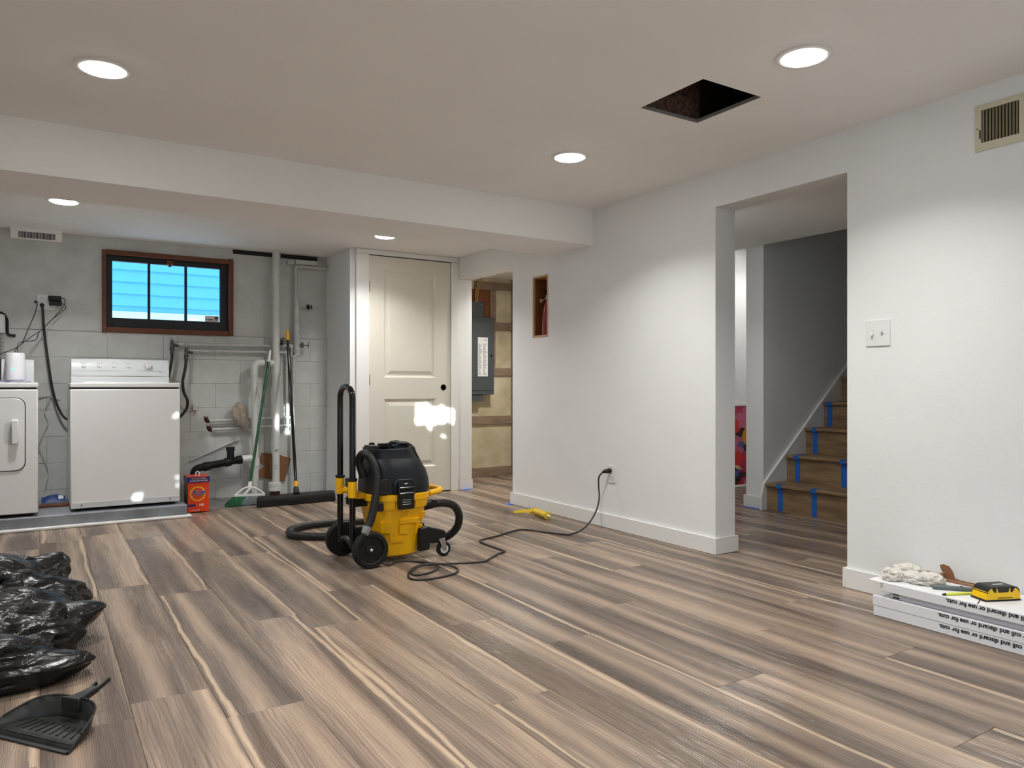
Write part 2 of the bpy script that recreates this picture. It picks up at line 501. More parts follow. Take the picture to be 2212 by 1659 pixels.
# floor: slab with every plank a piece of its own
slab = MB().box(XL - .2, 7.2, YR - .2, 6.95, -0.16, -0.0062)
floor = sbuild(slab, 'floor', 'subfloor', 'brown wood look vinyl plank floor')
PITCH, LEN = 0.2248, 1.46
JO = {0: 2.488, 1: 2.235, 2: 3.09, 3: 2.885, 4: 1.902, 5: 2.62, 6: 2.247, 7: 1.635, 8: 1.03, 9: 1.92, 10: 1.5, 11: 2.11, 12: 2.95, 14: 2.58}
def plank(x0, x1, y0, y1):
    cx, cy = (x0 + x1) / 2, (y0 + y1) / 2
    hx, hy = (x1 - x0) / 2 - .0005, (y1 - y0) / 2 - .0005
    mb = MB(); e = .0012
    rings = []
    for h, z in ((0, -.006), (0, -.0009), (e, 0)):
        rings.append([(-hx + h, -hy + h, z), (hx - h, -hy + h, z), (hx - h, hy - h, z), (-hx + h, hy - h, z)])
    mb.loft(rings)
    o = mb.build('plank', 'vinyl_plank', floor, local=True)
    o.location = (cx, cy, 0)
def front_end(x):
    if x < 0.92: return 5.80
    return 6.055 if x < 2.2 else (6.0 if x < 3.36 else YU)
k = -9
while True:
    x0 = 0.229 + PITCH * k; x1 = x0 + PITCH
    if x0 > 6.3: break
    k += 1
    x0c = max(x0, XL)
    if x1 <= XL: continue
    ys, ye = YR, front_end((x0 + x1) / 2)
    if x0 > 3.3: ys = 0.4
    if x0 > 4.26: ye = 4.85
    j = JO.get(k - 1, R.uniform(0, LEN))
    cuts = [ys]
    y = j - 8 * LEN
    while y < ye:
        if ys + .05 < y < ye - .05: cuts.append(y)
        y += LEN
    cuts.append(ye)
    for a, b_ in zip(cuts[:-1], cuts[1:]):
        if b_ - a > .02: plank(x0c, x1, a, b_)

conc = MB().box(0.907, 2.2, 6.05, YB, -0.006, 0.004)
sbuild(conc, 'floor_concrete', 'concrete_floor', 'bare grey concrete floor strip under the laundry pipes')

# ceiling (main) with the square hole cut in it
HX0, HX1, HY0, HY1 = 2.213, 2.56, 2.078, 2.443
c = MB()
c.box(XL - .1, HX0, YR - .1, 4.06, ZC, ZC + .016).box(HX1, XB, YR - .1, 4.06, ZC, ZC + .016)
c.box(HX0, HX1, YR - .1, HY0, ZC, ZC + .016).box(HX0, HX1, HY1, 4.06, ZC, ZC + .016)
ceiling = sbuild(c, 'ceiling', 'ceiling_paint', 'white painted basement ceiling with square cut-out')
e = MB()
e.box(HX0 - .001, HX1 + .001, HY0 - .012, HY0 + .002, ZC + .0005, ZC + .0155).box(HX0 - .001, HX1 + .001, HY1 - .003, HY1 + .01, ZC + .0005, ZC + .0155)
e.box(HX1 - .004, HX1 + .01, HY0, HY1, ZC + .0005, ZC + .0155)
e.build('cut_edge', 'plaster_edge', ceiling)
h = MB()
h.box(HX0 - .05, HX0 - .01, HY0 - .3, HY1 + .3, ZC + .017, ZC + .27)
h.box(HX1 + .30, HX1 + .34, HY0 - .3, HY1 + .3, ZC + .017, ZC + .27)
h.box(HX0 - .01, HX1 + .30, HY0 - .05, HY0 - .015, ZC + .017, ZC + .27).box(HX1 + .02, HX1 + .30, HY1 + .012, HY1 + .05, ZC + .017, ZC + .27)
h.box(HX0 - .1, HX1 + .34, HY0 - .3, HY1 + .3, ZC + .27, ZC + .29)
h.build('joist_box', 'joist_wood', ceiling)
MB().box(HX0 - .01, HX1 + .02, HY1 + .002, HY1 + .04, ZC + .017, ZC + .269).build('joist_face_lit', 'joist_face_lit', ceiling)
sbuild(MB().box(XL - .1, XW + .001, 4.03, 4.52, ZB, 2.3), 'ceiling_beam', 'ceiling_paint', 'boxed ceiling beam across the room')
sbuild(MB().box(XL - .1, XB, 4.5, 6.86, ZL, ZL + .02), 'ceiling_laundry', 'ceiling_paint', 'white ceiling above the laundry corner')

# right wall with the stair opening, the utility doorway and the niche
NY0, NY1, NZ0, NZ1 = 4.56, 4.764, 1.317, 1.785
wr = MB()
wr.box(XW, XB, YR - .1, 2.118, 0, 2.3)
wr.box(XW, XB, 2.118, 2.928, 1.955, 2.3)
wr.box(XW, XB, 2.928, NY0, 0, 2.3)
wr.box(XW, XB, NY0, NY1, 0, NZ0).box(XW, XB, NY0, NY1, NZ1, 2.3)
wr.box(XW, XB, NY1, 5.055, 0, 2.3)
wr.box(XW, XB, 5.055, YD, 1.921, 2.3)
sbuild(wr, 'wall_right', 'wall_paint', 'white painted drywall with stair opening and utility doorway')
LD0, LD1, LDZ = -2.05, -0.45, 2.0  # opening for an unseen patio door, added to let in daylight fill
wl = MB().box(XL - .12, XL, YR - .1, LD0, 0, 2.3).box(XL - .12, XL, LD1, 6.86, 0, 2.3).box(XL - .12, XL, LD0, LD1, LDZ, 2.3)
sbuild(wl, 'wall_left', 'wall_paint')
pdr = struct('door_2_fill', 'unseen sliding glass patio door added in the left wall for daylight fill', (XL - .06, -.6, 0))
for y0_, y1_ in ((LD0, -1.22), (-1.28, LD1)):
    xo = XL - .075 if y0_ == LD0 else XL - .035
    fr_ = MB()
    for a, b_ in ((y0_, y0_ + .06), (y1_ - .06, y1_)): fr_.box(xo - .018, xo + .018, a, b_, .002, LDZ)
    fr_.box(xo - .018, xo + .018, y0_, y1_, .002, .09).box(xo - .018, xo + .018, y0_, y1_, LDZ - .07, LDZ)
    p_ = fr_.build('door_panel', 'trim_paint', pdr)
    MB().box(xo - .003, xo + .003, y0_ + .06, y1_ - .06, .09, LDZ - .07).build('pane', 'pane_glass', p_)

# laundry back wall: block courses below, plaster above, window opening
WX0, WX1, WZ0, WZ1 = 0.44, 1.36, 1.375, 2.0
wb = MB()
y0, y1 = YB + .006, YB + .26
wb.box(XL - .1, WX0, y0, y1, 0, 2.3).box(WX1, 2.36, y0, y1, 0, 2.3)
wb.box(WX0, WX1, y0, y1, 0, WZ0).box(WX0, WX1, y0, y1, WZ1, 2.3)
wback = sbuild(wb, 'wall_back', 'mortar', 'painted concrete block basement wall behind the laundry')
pl = MB()
pl.box(XL, WX0 - .025, YB, y0, 1.372, 2.104).box(WX0 - .025, WX1 + .03, YB, y0, 2.015, 2.104)
pl.box(WX1 + .03, 2.2, YB, y0, 1.372, 2.068)
pl.build('plaster_coat', 'block_paint', wback)
BLK = {}
for r_ in range(7):
    z1_ = 1.366 - r_ * .2
    z0_ = max(z1_ - .1985, 0.004)
    xx = XL + (0 if r_ % 2 else .2) - .4
    while xx < 2.2:
        a, b_ = max(xx, XL), min(xx + .3985, 2.2)
        xx += .4
        if b_ - a < .03: continue
        key = (round(b_ - a, 4), round(z1_ - z0_, 4))
        if key not in BLK:
            m_ = MB().box(-key[0] / 2, key[0] / 2, 0, .006, -key[1] / 2, key[1] / 2)
            o = m_.build('concrete_block', 'block_paint', wback, local=True, bevel=.0015, seg=1)
            BLK[key] = o.data
        else:
            o = bpy.data.objects.new('concrete_block', BLK[key]); COL.objects.link(o); o.parent = wback
            md = o.modifiers.new('bevel', 'BEVEL'); md.width = .0015; md.segments = 1; md.limit_method = 'ANGLE'
        o.location = ((a + b_) / 2, YB, (z0_ + z1_) / 2)
dk = MB().box(1.388, 1.715, YB - .004, YB + .012, 2.068, 2.104).box(1.79, 2.115, YB - .004, YB + .012, 2.068, 2.104)
dk.build('open_gap', 'gap_black', wback)

# closet with the panel door
sbuild(MB().box(2.2, 3.362, YD, 6.86, 0, 2.2), 'wall_closet', 'wall_paint', 'white closet wall beside the laundry pipes')

# utility room shell
sbuild(MB().box(3.362, 4.4, YU, YU + .2, 0, 2.3), 'wall_utility_back', 'utility_wall', 'old stained plaster wall behind the electrical panel')
sbuild(MB().box(4.252, 4.40, 4.95, YU, 0, 2.3), 'wall_utility_side', 'rough_wood')
sbuild(MB().box(XB, 7.2, 4.80, 4.95, 0, 2.3), 'wall_far_room', 'wall_paint')
sbuild(MB().box(3.362, 4.4, 4.95, YU + .2, 2.08, 2.1), 'ceiling_utility', 'ceiling_paint')

# stair hall shell
YS = 3.80
sbuild(MB().box(XB, 4.70, 0.4, 4.95, 2.03, 2.06), 'ceiling_hall', 'ceiling_paint')
sbuild(MB().box(4.70, 7.2, YS, YS + .165, 0, 4.0), 'wall_stair', 'wall_paint', 'white wall beside the staircase')
sbuild(MB().box(4.70, 7.2, 2.62, 2.72, 0, 4.0), 'wall_stair_far', 'wall_paint')
sbuild(MB().box(XB, 4.72, 0.3, 0.4, 0, 2.3).box(4.70, 4.78, 0.3, 2.72, 0, 2.3), 'wall_hall', 'wall_paint')
sbuild(MB().box(4.705, 4.75, 2.62, 3.99, 2.06, 4.0), 'wall_stair_header', 'wall_paint')
sbuild(MB().box(7.0, 7.1, 2.6, 4.95, 0, 4.0), 'wall_far_end', 'wall_paint')
sbuild(MB().box(4.7, 7.2, 3.9, 4.95, 2.25, 2.3), 'ceiling_far_room', 'ceiling_paint')
sbuild(MB().box(4.65, 7.2, 2.55, 4.0, 4.0, 4.05), 'ceiling_stairwell', 'ceiling_paint')

# rear wall behind the camera with a wide basement window
RW0, RW1, RZ0, RZ1 = -0.45, 2.95, 1.15, 1.98
rr = MB()
rr.box(XL - .1, RW0, YR - .12, YR, 0, 2.3).box(RW1, XB, YR - .12, YR, 0, 2.3)
rr.box(RW0, RW1, YR - .12, YR, 0, RZ0).box(RW0, RW1, YR - .12, YR, RZ1, 2.3)
sbuild(rr, 'wall_rear', 'wall_paint', 'white wall with a wide basement window')
w2 = struct('window_2', 'wide basement window in the rear wall', (1.25, YR - .06, RZ0))
f = MB()
for a, b_ in ((RW0, RW0 + .04), (RW1 - .04, RW1)): f.box(a, b_, YR - .09, YR - .03, RZ0, RZ1)
f.box(RW0, RW1, YR - .09, YR - .03, RZ0, RZ0 + .04).box(RW0, RW1, YR - .09, YR - .03, RZ1 - .04, RZ1)
f.build('window_frame', 'trim_paint', w2)
MB().box(RW0 + .04, RW1 - .04, YR - .062, YR - .058, RZ0 + .04, RZ1 - .04).build('pane', 'pane_glass', w2)

# the storey above and the ground outside
up = MB()
up.box(XL - .12, 7.2, YR - .12, HY0 - .32, 2.46, 5.6).box(XL - .12, 7.2, HY0 - .32, 2.5, 2.46, 5.6).box(XL - .12, 4.6, 2.5, 6.86, 2.46, 5.6)
up.box(4.6, 7.2, 4.06, 6.86, 2.46, 5.6).box(4.6, 7.2, 2.5, 4.06, 4.06, 5.6)
sbuild(up, 'wall_upper_storey', 'house_outside')
sbuild(MB().box(XL - 3, 7.5, 6.87, 11, 1.2, 1.38), 'ground_outside', 'gravel', 'pale gravel outside the laundry window')
sbuild(MB().box(-6, 8, -12, YR - .13, 0.6, 0.9), 'ground_garden', 'leaf')
sbuild(MB().box(-9, XL - .13, YR - .13, 5, -.2, -.02), 'ground_patio', 'gravel')

# ---------------------------------------------------------------- baseboards, casings
def base(name, segs, label):
    o = struct(name, label)
    for s_ in segs:
        MB().box(*s_, .001, .093).build('baseboard_length', 'trim_paint', o, bevel=.002)
    return o
base('baseboard_right', [(XW - .015, XW, YR, 2.118), (XW - .015, XB, 2.118, 2.133), (XW - .015, XW, 2.913 + .015, 5.055 + .015), (XW - .015, XB + .013, 2.913, 2.928)], 'white flat baseboard along the right wall')
base('baseboard_closet', [(3.228, 3.372, YD - .015, YD)], 'short white baseboard beside the closet door')
base('baseboard_hall', [(4.685, 4.70, YS - .012, YS + .18)], 'white baseboard on the wall end by the stairs')
base('baseboard_laundry', [(2.187, 2.2, YD + .02, YB - .02)], 'white baseboard on the closet side')
cs = struct('trim_1', 'white flat door casing')
for a in ((2.244, 2.358, 5.965, YD, .001, 2.062), (3.139, 3.213, 5.965, YD, .001, 2.062), (2.244, 3.213, 5.96, YD, 2.0635, 2.103), (3.2155, 3.362, 5.985, YD, .094, 1.92)):
    MB().box(*a).build('casing_board', 'trim_paint', cs, bevel=.0015)

# ---------------------------------------------------------------- panel door
d = struct('door_1', 'cream two panel closet door with empty knob hole', (2.749, YD, 0.01))
def panel_face(mb, x0, x1, z0, z1, panels, y):
    px0, px1 = panels[0][0], panels[0][1]
    zs = [z0]
    for p in sorted(panels, key=lambda q: q[2]): zs += [p[2], p[3]]
    zs.append(z1)
    def q(a, b_, c_, d_): mb.add([(a, y, c_), (b_, y, c_), (b_, y, d_), (a, y, d_)], [(0, 1, 2, 3)])
    q(x0, px0, z0, z1); q(px1, x1, z0, z1)
    for i in range(0, len(zs), 2): q(px0, px1, zs[i], zs[i + 1])
    for p in panels:
        rings = []
        for off, dep in ((0, 0), (.012, .010), (.026, .012), (.058, .002)):
            rings.append([(p[0] + off, y + dep, p[2] + off), (p[1] - off, y + dep, p[2] + off), (p[1] - off, y + dep, p[3] - off), (p[0] + off, y + dep, p[3] - off)])
        o = len(mb.v)
        for r_ in rings: mb.v += [Vector(t) for t in r_]
        for i in range(3):
            for k_ in range(4):
                k2 = (k_ + 1) % 4
                mb.f.append((o + i * 4 + k_, o + i * 4 + k2, o + i * 4 + 4 + k2, o + i * 4 + 4 + k_))
        mb.f.append((o + 12, o + 13, o + 14, o + 15))
mb = MB()
panel_face(mb, 2.363, 3.135, .012, 2.056, [(2.497, 2.99, .235, .835), (2.497, 2.99, 1.02, 1.935)], 5.978)
mb.box(2.363, 3.135, 5.992, YD - .0005, .012, 2.056)
for a in (2.363, 3.135): mb.add([(a, 5.978, .012), (a, 5.992, .012), (a, 5.992, 2.056), (a, 5.978, 2.056)], [(0, 1, 2, 3)])
mb.build('door_slab', 'door_paint', d, recalc=False)
MB().box(2.3585, 2.3628, 5.981, 5.9995, .004, 2.0605).box(3.1352, 3.1388, 5.981, 5.9995, .004, 2.0605).box(2.36, 3.138, 5.981, 5.9995, 2.0562, 2.063).box(2.36, 3.138, 5.981, 5.9995, .001, .0115).build('shadow_gap', 'gap_black', d)
for z in (1.79, 1.0, .22):
    MB().cyl((2.361, 5.972, z - .045), (2.361, 5.972, z + .045), .0055, n=10).build('hinge', 'brass', d, smooth=40)
kb = MB().lathe((3.065, 5.979, .935), [(.027, 0), (.027, .004), (.022, .0045), (.0215, 0.001), (.0001, 0.001)], 24, (0, -1, 0))
kb.build('knob_bore', 'gap_black', d, smooth=30)

# ---------------------------------------------------------------- laundry window
wn = struct('window_1', 'small basement window with brown wood casing and black sash', (0.9, YB, 1.365))
cas = [('casing_board', (.413, .443, YB - .022, YB + .16, 1.362, 2.008)), ('casing_board', (1.352, 1.389, YB - .022, YB + .16, 1.368, 2.018)),
       ('casing_board', (.4435, 1.3515, YB - .02, YB + .16, 1.975, 2.012)), ('casing_board', (.4435, 1.3515, YB - .016, YB + .16, 1.367, 1.408))]
for n_, a in cas: MB().box(*a).build(n_, 'window_wood', wn, bevel=.003)
sash = MB()
for a in ((.444, .487, 1.409, 1.9745), (1.291, 1.351, 1.409, 1.9745)): sash.box(a[0], a[1], YB + .03, YB + .07, a[2], a[3])
sash.box(.487, 1.291, YB + .03, YB + .07, 1.409, 1.485).box(.487, 1.291, YB + .03, YB + .07, 1.932, 1.9745)
sash.build('sash', 'sash_black', wn, bevel=.003)
for x in (.749, 1.024): MB().box(x - .009, x + .009, YB + .032, YB + .066, 1.485, 1.932).build('muntin', 'sash_black', wn)
for a, b_ in ((.487, .74), (.758, 1.015), (1.033, 1.291)):
    MB().box(a, b_, YB + .048, YB + .051, 1.485, 1.932).build('pane', 'pane_glass', wn)
lt = MB().box(.875, .925, YB + .01, YB + .03, 1.935, 1.97).box(.89, .91, YB + .005, YB + .028, 1.915, 1.95)
lt.build('sash_latch', 'window_wood', wn, bevel=.003)
st = MB().box(1.175, 1.283, YB + .046, YB + .0475, 1.486, 1.535).build('sticker', 'paper_white', wn)
tk = MB()
for i in range(14):
    tk.box(1.18 + i * .007, 1.18 + i * .007 + R.uniform(.003, .006), YB + .0455, YB + .046, 1.497 + R.uniform(0, .004), 1.508 + R.uniform(0, .004))
tk.box(1.25, 1.281, YB + .0455, YB + .046, 1.512, 1.53)
tk.build('sticker_print', 'ink', st)['kind'] = 'stuff'

# neighbour's siding beyond the window
sd = thing('house_siding', 'lap siding of the neighbouring house with blue shade put into its colour, seen through the window', 'house', (1, 8.55, 1.2))
sdm = None
for i in range(18):
    z = 1.28 + i * .123
    if sdm is None:
        o = MB().add([(-4.5, -.012, -.005), (4.5, -.012, -.005), (4.5, 0.0, .127), (-4.5, 0.0, .127), (-4.5, .02, -.005), (4.5, .02, -.005), (4.5, .02, .127), (-4.5, .02, .127)],
                     [(0, 1, 2, 3), (4, 7, 6, 5), (0, 4, 5, 1), (3, 2, 6, 7), (0, 3, 7, 4), (1, 5, 6, 2)]).build('siding_board', 'siding_shade_blue', sd, local=True)
        sdm = o.data
    else:
        o = bpy.data.objects.new('siding_board', sdm); COL.objects.link(o); o.parent = sd
    o.location = (0, 0, z - 1.2)

MB().box(.62, 4.2, 8.50, 8.53, 1.385, 1.705).build('white_base', 'gravel', sd)

# unseen leaf screen added behind the room, gaps shaped to cast the sun patches
HY = -3.3
def on_sun_mask(p):
    t = (p[1] - HY) / SUN_DIR.y
    return (p[0] - SUN_DIR.x * t, p[2] - SUN_DIR.z * t)
gaps = []
for fn, pl_, poly in ((WY, 5.98, [(892, 866), (960, 874), (984, 880), (984, 915), (930, 924), (892, 920)]),
                      (WY, 5.86, [(362, 900), (392, 876), (392, 908), (366, 908)]),
                      (WY, 5.86, [(280, 1052), (296, 1060), (314, 1058), (316, 1070), (308, 1088), (279, 1090)]),
                      (WY, 5.86, [(374, 1026), (392, 1022), (392, 1066), (380, 1054)]),
                      (WY, 5.86, [(181, 984), (193, 988), (191, 1012), (182, 1012)]),
                      (WY, 6.52, [(586, 893), (604, 893), (604, 938), (590, 936)]),
                      (WY, 6.58, [(612, 832), (632, 832), (634, 945), (612, 940)])):
    gaps.append([on_sun_mask(fn(u, v, pl_)) for u, v in poly])
soft = [on_sun_mask(WY(u, v, 5.98)) for u, v in ((893, 918), (984, 912), (975, 945), (945, 960), (938, 1000), (900, 1000))]
def inside(x, z, P):
    r_ = False; j = len(P) - 1
    for i in range(len(P)):
        if (P[i][1] > z) != (P[j][1] > z) and x < (P[j][0] - P[i][0]) * (z - P[i][1]) / (P[j][1] - P[i][1]) + P[i][0]: r_ = not r_
        j = i
    return r_
hm = MB()
z = .95
while z < 3.0:
    x = -1.6
    while x < 4.6:
        cx, cz = x + R.uniform(-.008, .008), z + R.uniform(-.008, .008)
        if not any(inside(cx, cz, g) for g in gaps) and not (inside(cx, cz, soft) and R.random() < .5):
            yy = HY + R.uniform(-.05, .05)
            a = R.uniform(0, 6.28); t1, t2 = R.uniform(-.5, .5), R.uniform(-.5, .5); hl = .034
            e1 = Vector((math.cos(a), t1 * .5, math.sin(a))) * hl; e2 = Vector((-math.sin(a), t2 * .5, math.cos(a))) * hl
            c_ = Vector((cx, yy, cz))
            o = len(hm.v); hm.v += [c_ - e1 * 1.3, c_ - e2, c_ + e1 * 1.3, c_ + e2]; hm.f.append((o, o + 1, o + 2, o + 3))
        x += .022
    z += .022
hg = hm.build('sun_mask', 'leaf', recalc=False)
tag(hg, 'unseen leaf screen added outside the rear window to shape the sun patches', 'sun_mask', kind='stuff')

# ---------------------------------------------------------------- recessed lamps
def lamp(x, y, zc, label, power=LAMP_W, group='recessed ceiling lamps', tilt=(0, 0)):
    t = thing('recessed_lamp', label, 'ceiling light', (x, y, zc), 0, group)
    ring = [(.100, -.0005), (.100, -.004), (.094, -.006), (.080, -.006), (.076, -.003), (.0755, -.0008), (.0001, -.0008)]
    MB().lathe((x, y, zc), ring, 40).build('trim_ring', 'trim_paint', t, smooth=35)
    MB().lathe((x, y, zc), [(.0735, -.0012), (.0735, -.008), (.070, -.010), (.0001, -.010)], 40).build('diffuser', 'lamp_disc', t, smooth=30)
    ld = bpy.data.lights.new('lamp_light', 'AREA'); ld.shape = 'DISK'; ld.size = .14; ld.energy = power; ld.color = LAMP_COL
    ld.spread = math.radians(127)
    lo = bpy.data.objects.new('lamp_light', ld); COL.objects.link(lo); lo.parent = t; lo.location = (0, 0, -.0115)
    return t
lamp(.207, 3.237, ZC, 'round recessed ceiling lamp in front of the boxed beam above the garbage bags')
lamp(2.374, 1.739, ZC, 'round recessed ceiling lamp beside the square hole in the ceiling')
lamp(2.372, 3.165, ZC, 'round recessed ceiling lamp between the ceiling hole and the boxed beam')
lamp(.132, 5.44, ZL, 'round recessed ceiling lamp above the dryer')
lamp(2.26, 5.385, ZL, 'round recessed ceiling lamp in front of the closet door')
for x, y in ((.207, 1.74), (.207, .25), (.207, -1.25), (2.374, -1.25)):
    lamp(x, y, ZC, 'round recessed ceiling lamp in the rear half of the room', 11.0)
lamp(5.6, 4.4, 2.25, 'round recessed ceiling lamp in the room beyond the stairs', 2.6)
lamp(3.70, 3.45, 2.03, 'unseen round recessed lamp added to brighten the stair hall', 3.6)  # added lamp, hidden by the wall end, lifts the hall and its ceiling
lamp(3.82, 5.75, 2.08, 'round recessed ceiling lamp in the utility room', 10)

# ---------------------------------------------------------------- washer, dryer and their platform
ZP = .09
pf = struct('laundry_platform', 'grey painted concrete platform under the washer and dryer', (0, 6.2, 0))
MB().box(XL, .907, 5.806, YB - .001, 0, ZP).build('slab', 'platform_paint', pf, bevel=.008)
MB().box(XL, .93, 5.772, 5.806, 0.0005, .02).box(.907, .93, 5.806, 5.86, .0005, .02).build('edge_strip', 'white_plastic', pf, bevel=.006)

t = thing('washing_machine', 'white top loading washing machine standing on the grey platform', 'washer', (.522, 6.18, ZP))
MB().box(.18, .866, 5.866, 6.5, ZP + .022, .926).build('cabinet', 'white_enamel', t, bevel=.007)
MB().box(.19, .856, 5.876, 6.49, .9255, .938).build('deck_gap', 'gap_black', t)
dck = MB().box(.179, .867, 5.862, 6.5, .937, .970).build('deck', 'white_enamel', t, bevel=.006)
MB().box(.26, .79, 5.91, 6.26, .9702, .976).build('lid', 'white_enamel', dck, bevel=.003)
kick = MB().box(.185, .861, 5.862, 5.8665, ZP + .024, ZP + .062).build('kick_strip', 'enamel_grey', t)
for x in (.245, .80): MB().cyl((x, 5.862, ZP + .045), (x, 5.859, ZP + .045), .005, n=10).build('screw', 'dark_steel', t)
for x in (.225, .82):
    for y in (5.92, 6.44): MB().cyl((x, y, ZP), (x, y, ZP + .025), .018, n=12).build('foot', 'black_plastic', t)
plinth = MB().box(.197, .853, 6.30, 6.5, .9705, 1.018).build('console_base', 'console_white', t, bevel=.004)
prof = [(6.305, 1.0195), (6.297, 1.06), (6.315, 1.125), (6.34, 1.146), (6.42, 1.148), (6.5, 1.12), (6.5, 1.0195)]
con = MB().loft([[(x, y + dy, z - dz) for y, z in prof] for x, dy, dz in ((.199, .0, .004), (.21, 0, 0), (.40, -.004, -.002), (.64, -.004, -.002), (.84, 0, 0), (.851, 0, .004))]).build('console', 'console_white', t, smooth=35)
def dial(x, z, r, dep, name, mat, par):
    nrm = Vector((0, -1, .28)).normalized(); c0 = Vector((x, 6.304, z))
    o = MB().lathe(c0, [(r, 0), (r, dep * .3), (r * .82, dep * .4), (r * .75, dep), (.0001, dep)], 24, nrm).build(name, mat, par, smooth=35)
    tick = MB().obox(c0 + nrm * (dep + .0015), Vector((r * .12, 0, 0)), Vector((0, .28, 1)).normalized() * r * .7, nrm * .0015).build('pointer', 'enamel_grey', o)
    return o
for x in (.278, .378, .475, .57): dial(x, 1.095, .016, .012, 'knob', 'white_plastic', t)
dial(.705, 1.095, .033, .012, 'dial_skirt', 'enamel_grey', t)
dial(.705, 1.098, .025, .032, 'dial', 'white_plastic', t)
mk = MB()
for x0_, x1_, z_ in ((.245, .31, 1.062), (.345, .52, 1.061), (.64, .70, 1.062), (.74, .80, 1.062), (.255, .30, 1.118), (.36, .40, 1.118), (.46, .50, 1.118), (.55, .59, 1.118)):
    x = x0_
    while x < x1_:
        l = R.uniform(.004, .012)
        yy = 6.297 + (z_ - 1.06) * .28 if z_ > 1.06 else 6.297
        mk.box(x, min(x + l, x1_), yy - .0065, yy - .0025, z_ - .002, z_ + .002); x += l + .003
mk.build('console_print', 'enamel_grey', con)['kind'] = 'stuff'

t = thing('dryer', 'white front loading dryer with rounded door standing on the grey platform', 'dryer', (-.348, 6.15, ZP))
MB().box(-.69, -.005, 5.82, 6.42, ZP + .022, .926).build('cabinet', 'white_enamel', t, bevel=.007)
MB().box(-.68, -.015, 5.83, 6.41, .9255, .938).build('deck_gap', 'gap_black', t)
MB().box(-.691, -.003, 5.816, 6.42, .937, .970).build('deck', 'white_enamel', t, bevel=.006)
g = [(x, 5.8185, z) for x, z in rrect(-.348, .633, .2755, .2395, .055)]
MB().prism(g, (0, .004, 0)).build('door_gap', 'gap_black', t)
g = [(x, 5.813, z) for x, z in rrect(-.348, .633, .270, .234, .05)]
drd = MB().prism(g, (0, .008, 0)).build('dryer_door', 'white_enamel', t, bevel=.003)
hd = MB().prism([(x, 5.8122, z) for x, z in rrect(-.158, .640, .03, .072, .026)], (0, .002, 0)).build('handle_scoop', 'enamel_grey', drd)
MB().box(-.15, -.112, 5.785, 5.8125, .572, .728).build('handle', 'white_enamel', drd, bevel=.006)
prof = [(6.27, .9705), (6.255, 1.04), (6.28, 1.11), (6.32, 1.135), (6.37, 1.13), (6.42, 1.08), (6.42, .9705)]
MB().loft([[(x, y, z) for y, z in prof] for x in (-.675, -.03)]).build('console', 'console_white', t, smooth=35)
for x in (-.65, -.045):
    for y in (5.87, 6.37): MB().cyl((x, y, ZP), (x, y, ZP + .025), .018, n=12).build('foot', 'black_plastic', t)

# things on the dryer
t = thing('plastic_film', 'crumpled lilac plastic film lying on the dryer top', 'film', (-.12, 6.1, .9705))
MB().sheet(lambda a, b_: (-.29 + .25 * a, 5.98 + .22 * b_, .9715 + .012 * abs(noise.noise((a * 6, b_ * 5, 1)))), 20, 14).build('sheet', 'lilac_film', t, smooth=60)
t = thing('router', 'white tapered wireless router with a green light on the dryer', 'router', (-.137, 6.08, .985))
MB().lathe((-.137, 6.08, .985), [(.052, 0), (.0645, .004), (.066, .012), (.056, .178), (.052, .187), (.0001, .188)], 36).build('body', 'router_white', t, smooth=40)
ang = Vector((-.137, 6.08, 0)) * -1; ang.normalize()
led = Vector((-.137, 6.08, 0)) + Vector((ang.x * .98 - ang.y * -.2, ang.y * .98 - ang.x * .2, 0)).normalized() * .0625
ln = (led - Vector((-.137, 6.08, 0))).normalized(); led.z = 1.06
ring = [led + ln * .0015 + (Vector((0, 0, 1)) * math.cos(a) + ln.cross(Vector((0, 0, 1))) * math.sin(a)) * .007 for a in [i * math.pi / 10 for i in range(20)]]
MB().tube(ring, .0014, 6, True).build('status_light', 'led_green', t)
t = thing('black_box', 'small black device box on the dryer beside the router', 'box', (-.28, 6.02, .985))
MB().box(-.33, -.212, 5.97, 6.06, .985, 1.13).build('case', 'black_plastic', t, bevel=.006)
MB().box(-.325, -.22, 5.968, 5.97, 1.0, 1.02).build('front_strip', 'black_gloss', t)

# vent duct behind the dryer
t = thing('dryer_duct', 'silver foil dryer duct with grey collar against the block wall', 'duct', (-.29, 6.54, .99))
cx_, cy_ = -.285, 6.515
MB().lathe((cx_, cy_, 0), [(.070 + (.006 if i % 2 else -.002), .99 + i * .014) for i in range(25)], 28).build('foil_hose', 'foil', t, smooth=50)
MB().lathe((cx_, cy_, 0), [(.076, 1.327), (.080, 1.33), (.080, 1.44), (.076, 1.46), (.05, 1.468), (.0001, 1.47)], 28).build('collar', 'enamel_grey', t, smooth=40)
MB().tube(spline([(cx_ - .06, 6.585, 1.47), (cx_, 6.57, 1.488), (cx_ + .06, 6.57, 1.475), (cx_ + .088, 6.58, 1.43), (cx_ + .09, 6.585, 1.36), (cx_ + .098, 6.585, 1.325), (cx_ + .14, 6.59, 1.318)], 6), .009, 8).build('bracket', 'black_plastic', t, smooth=60)

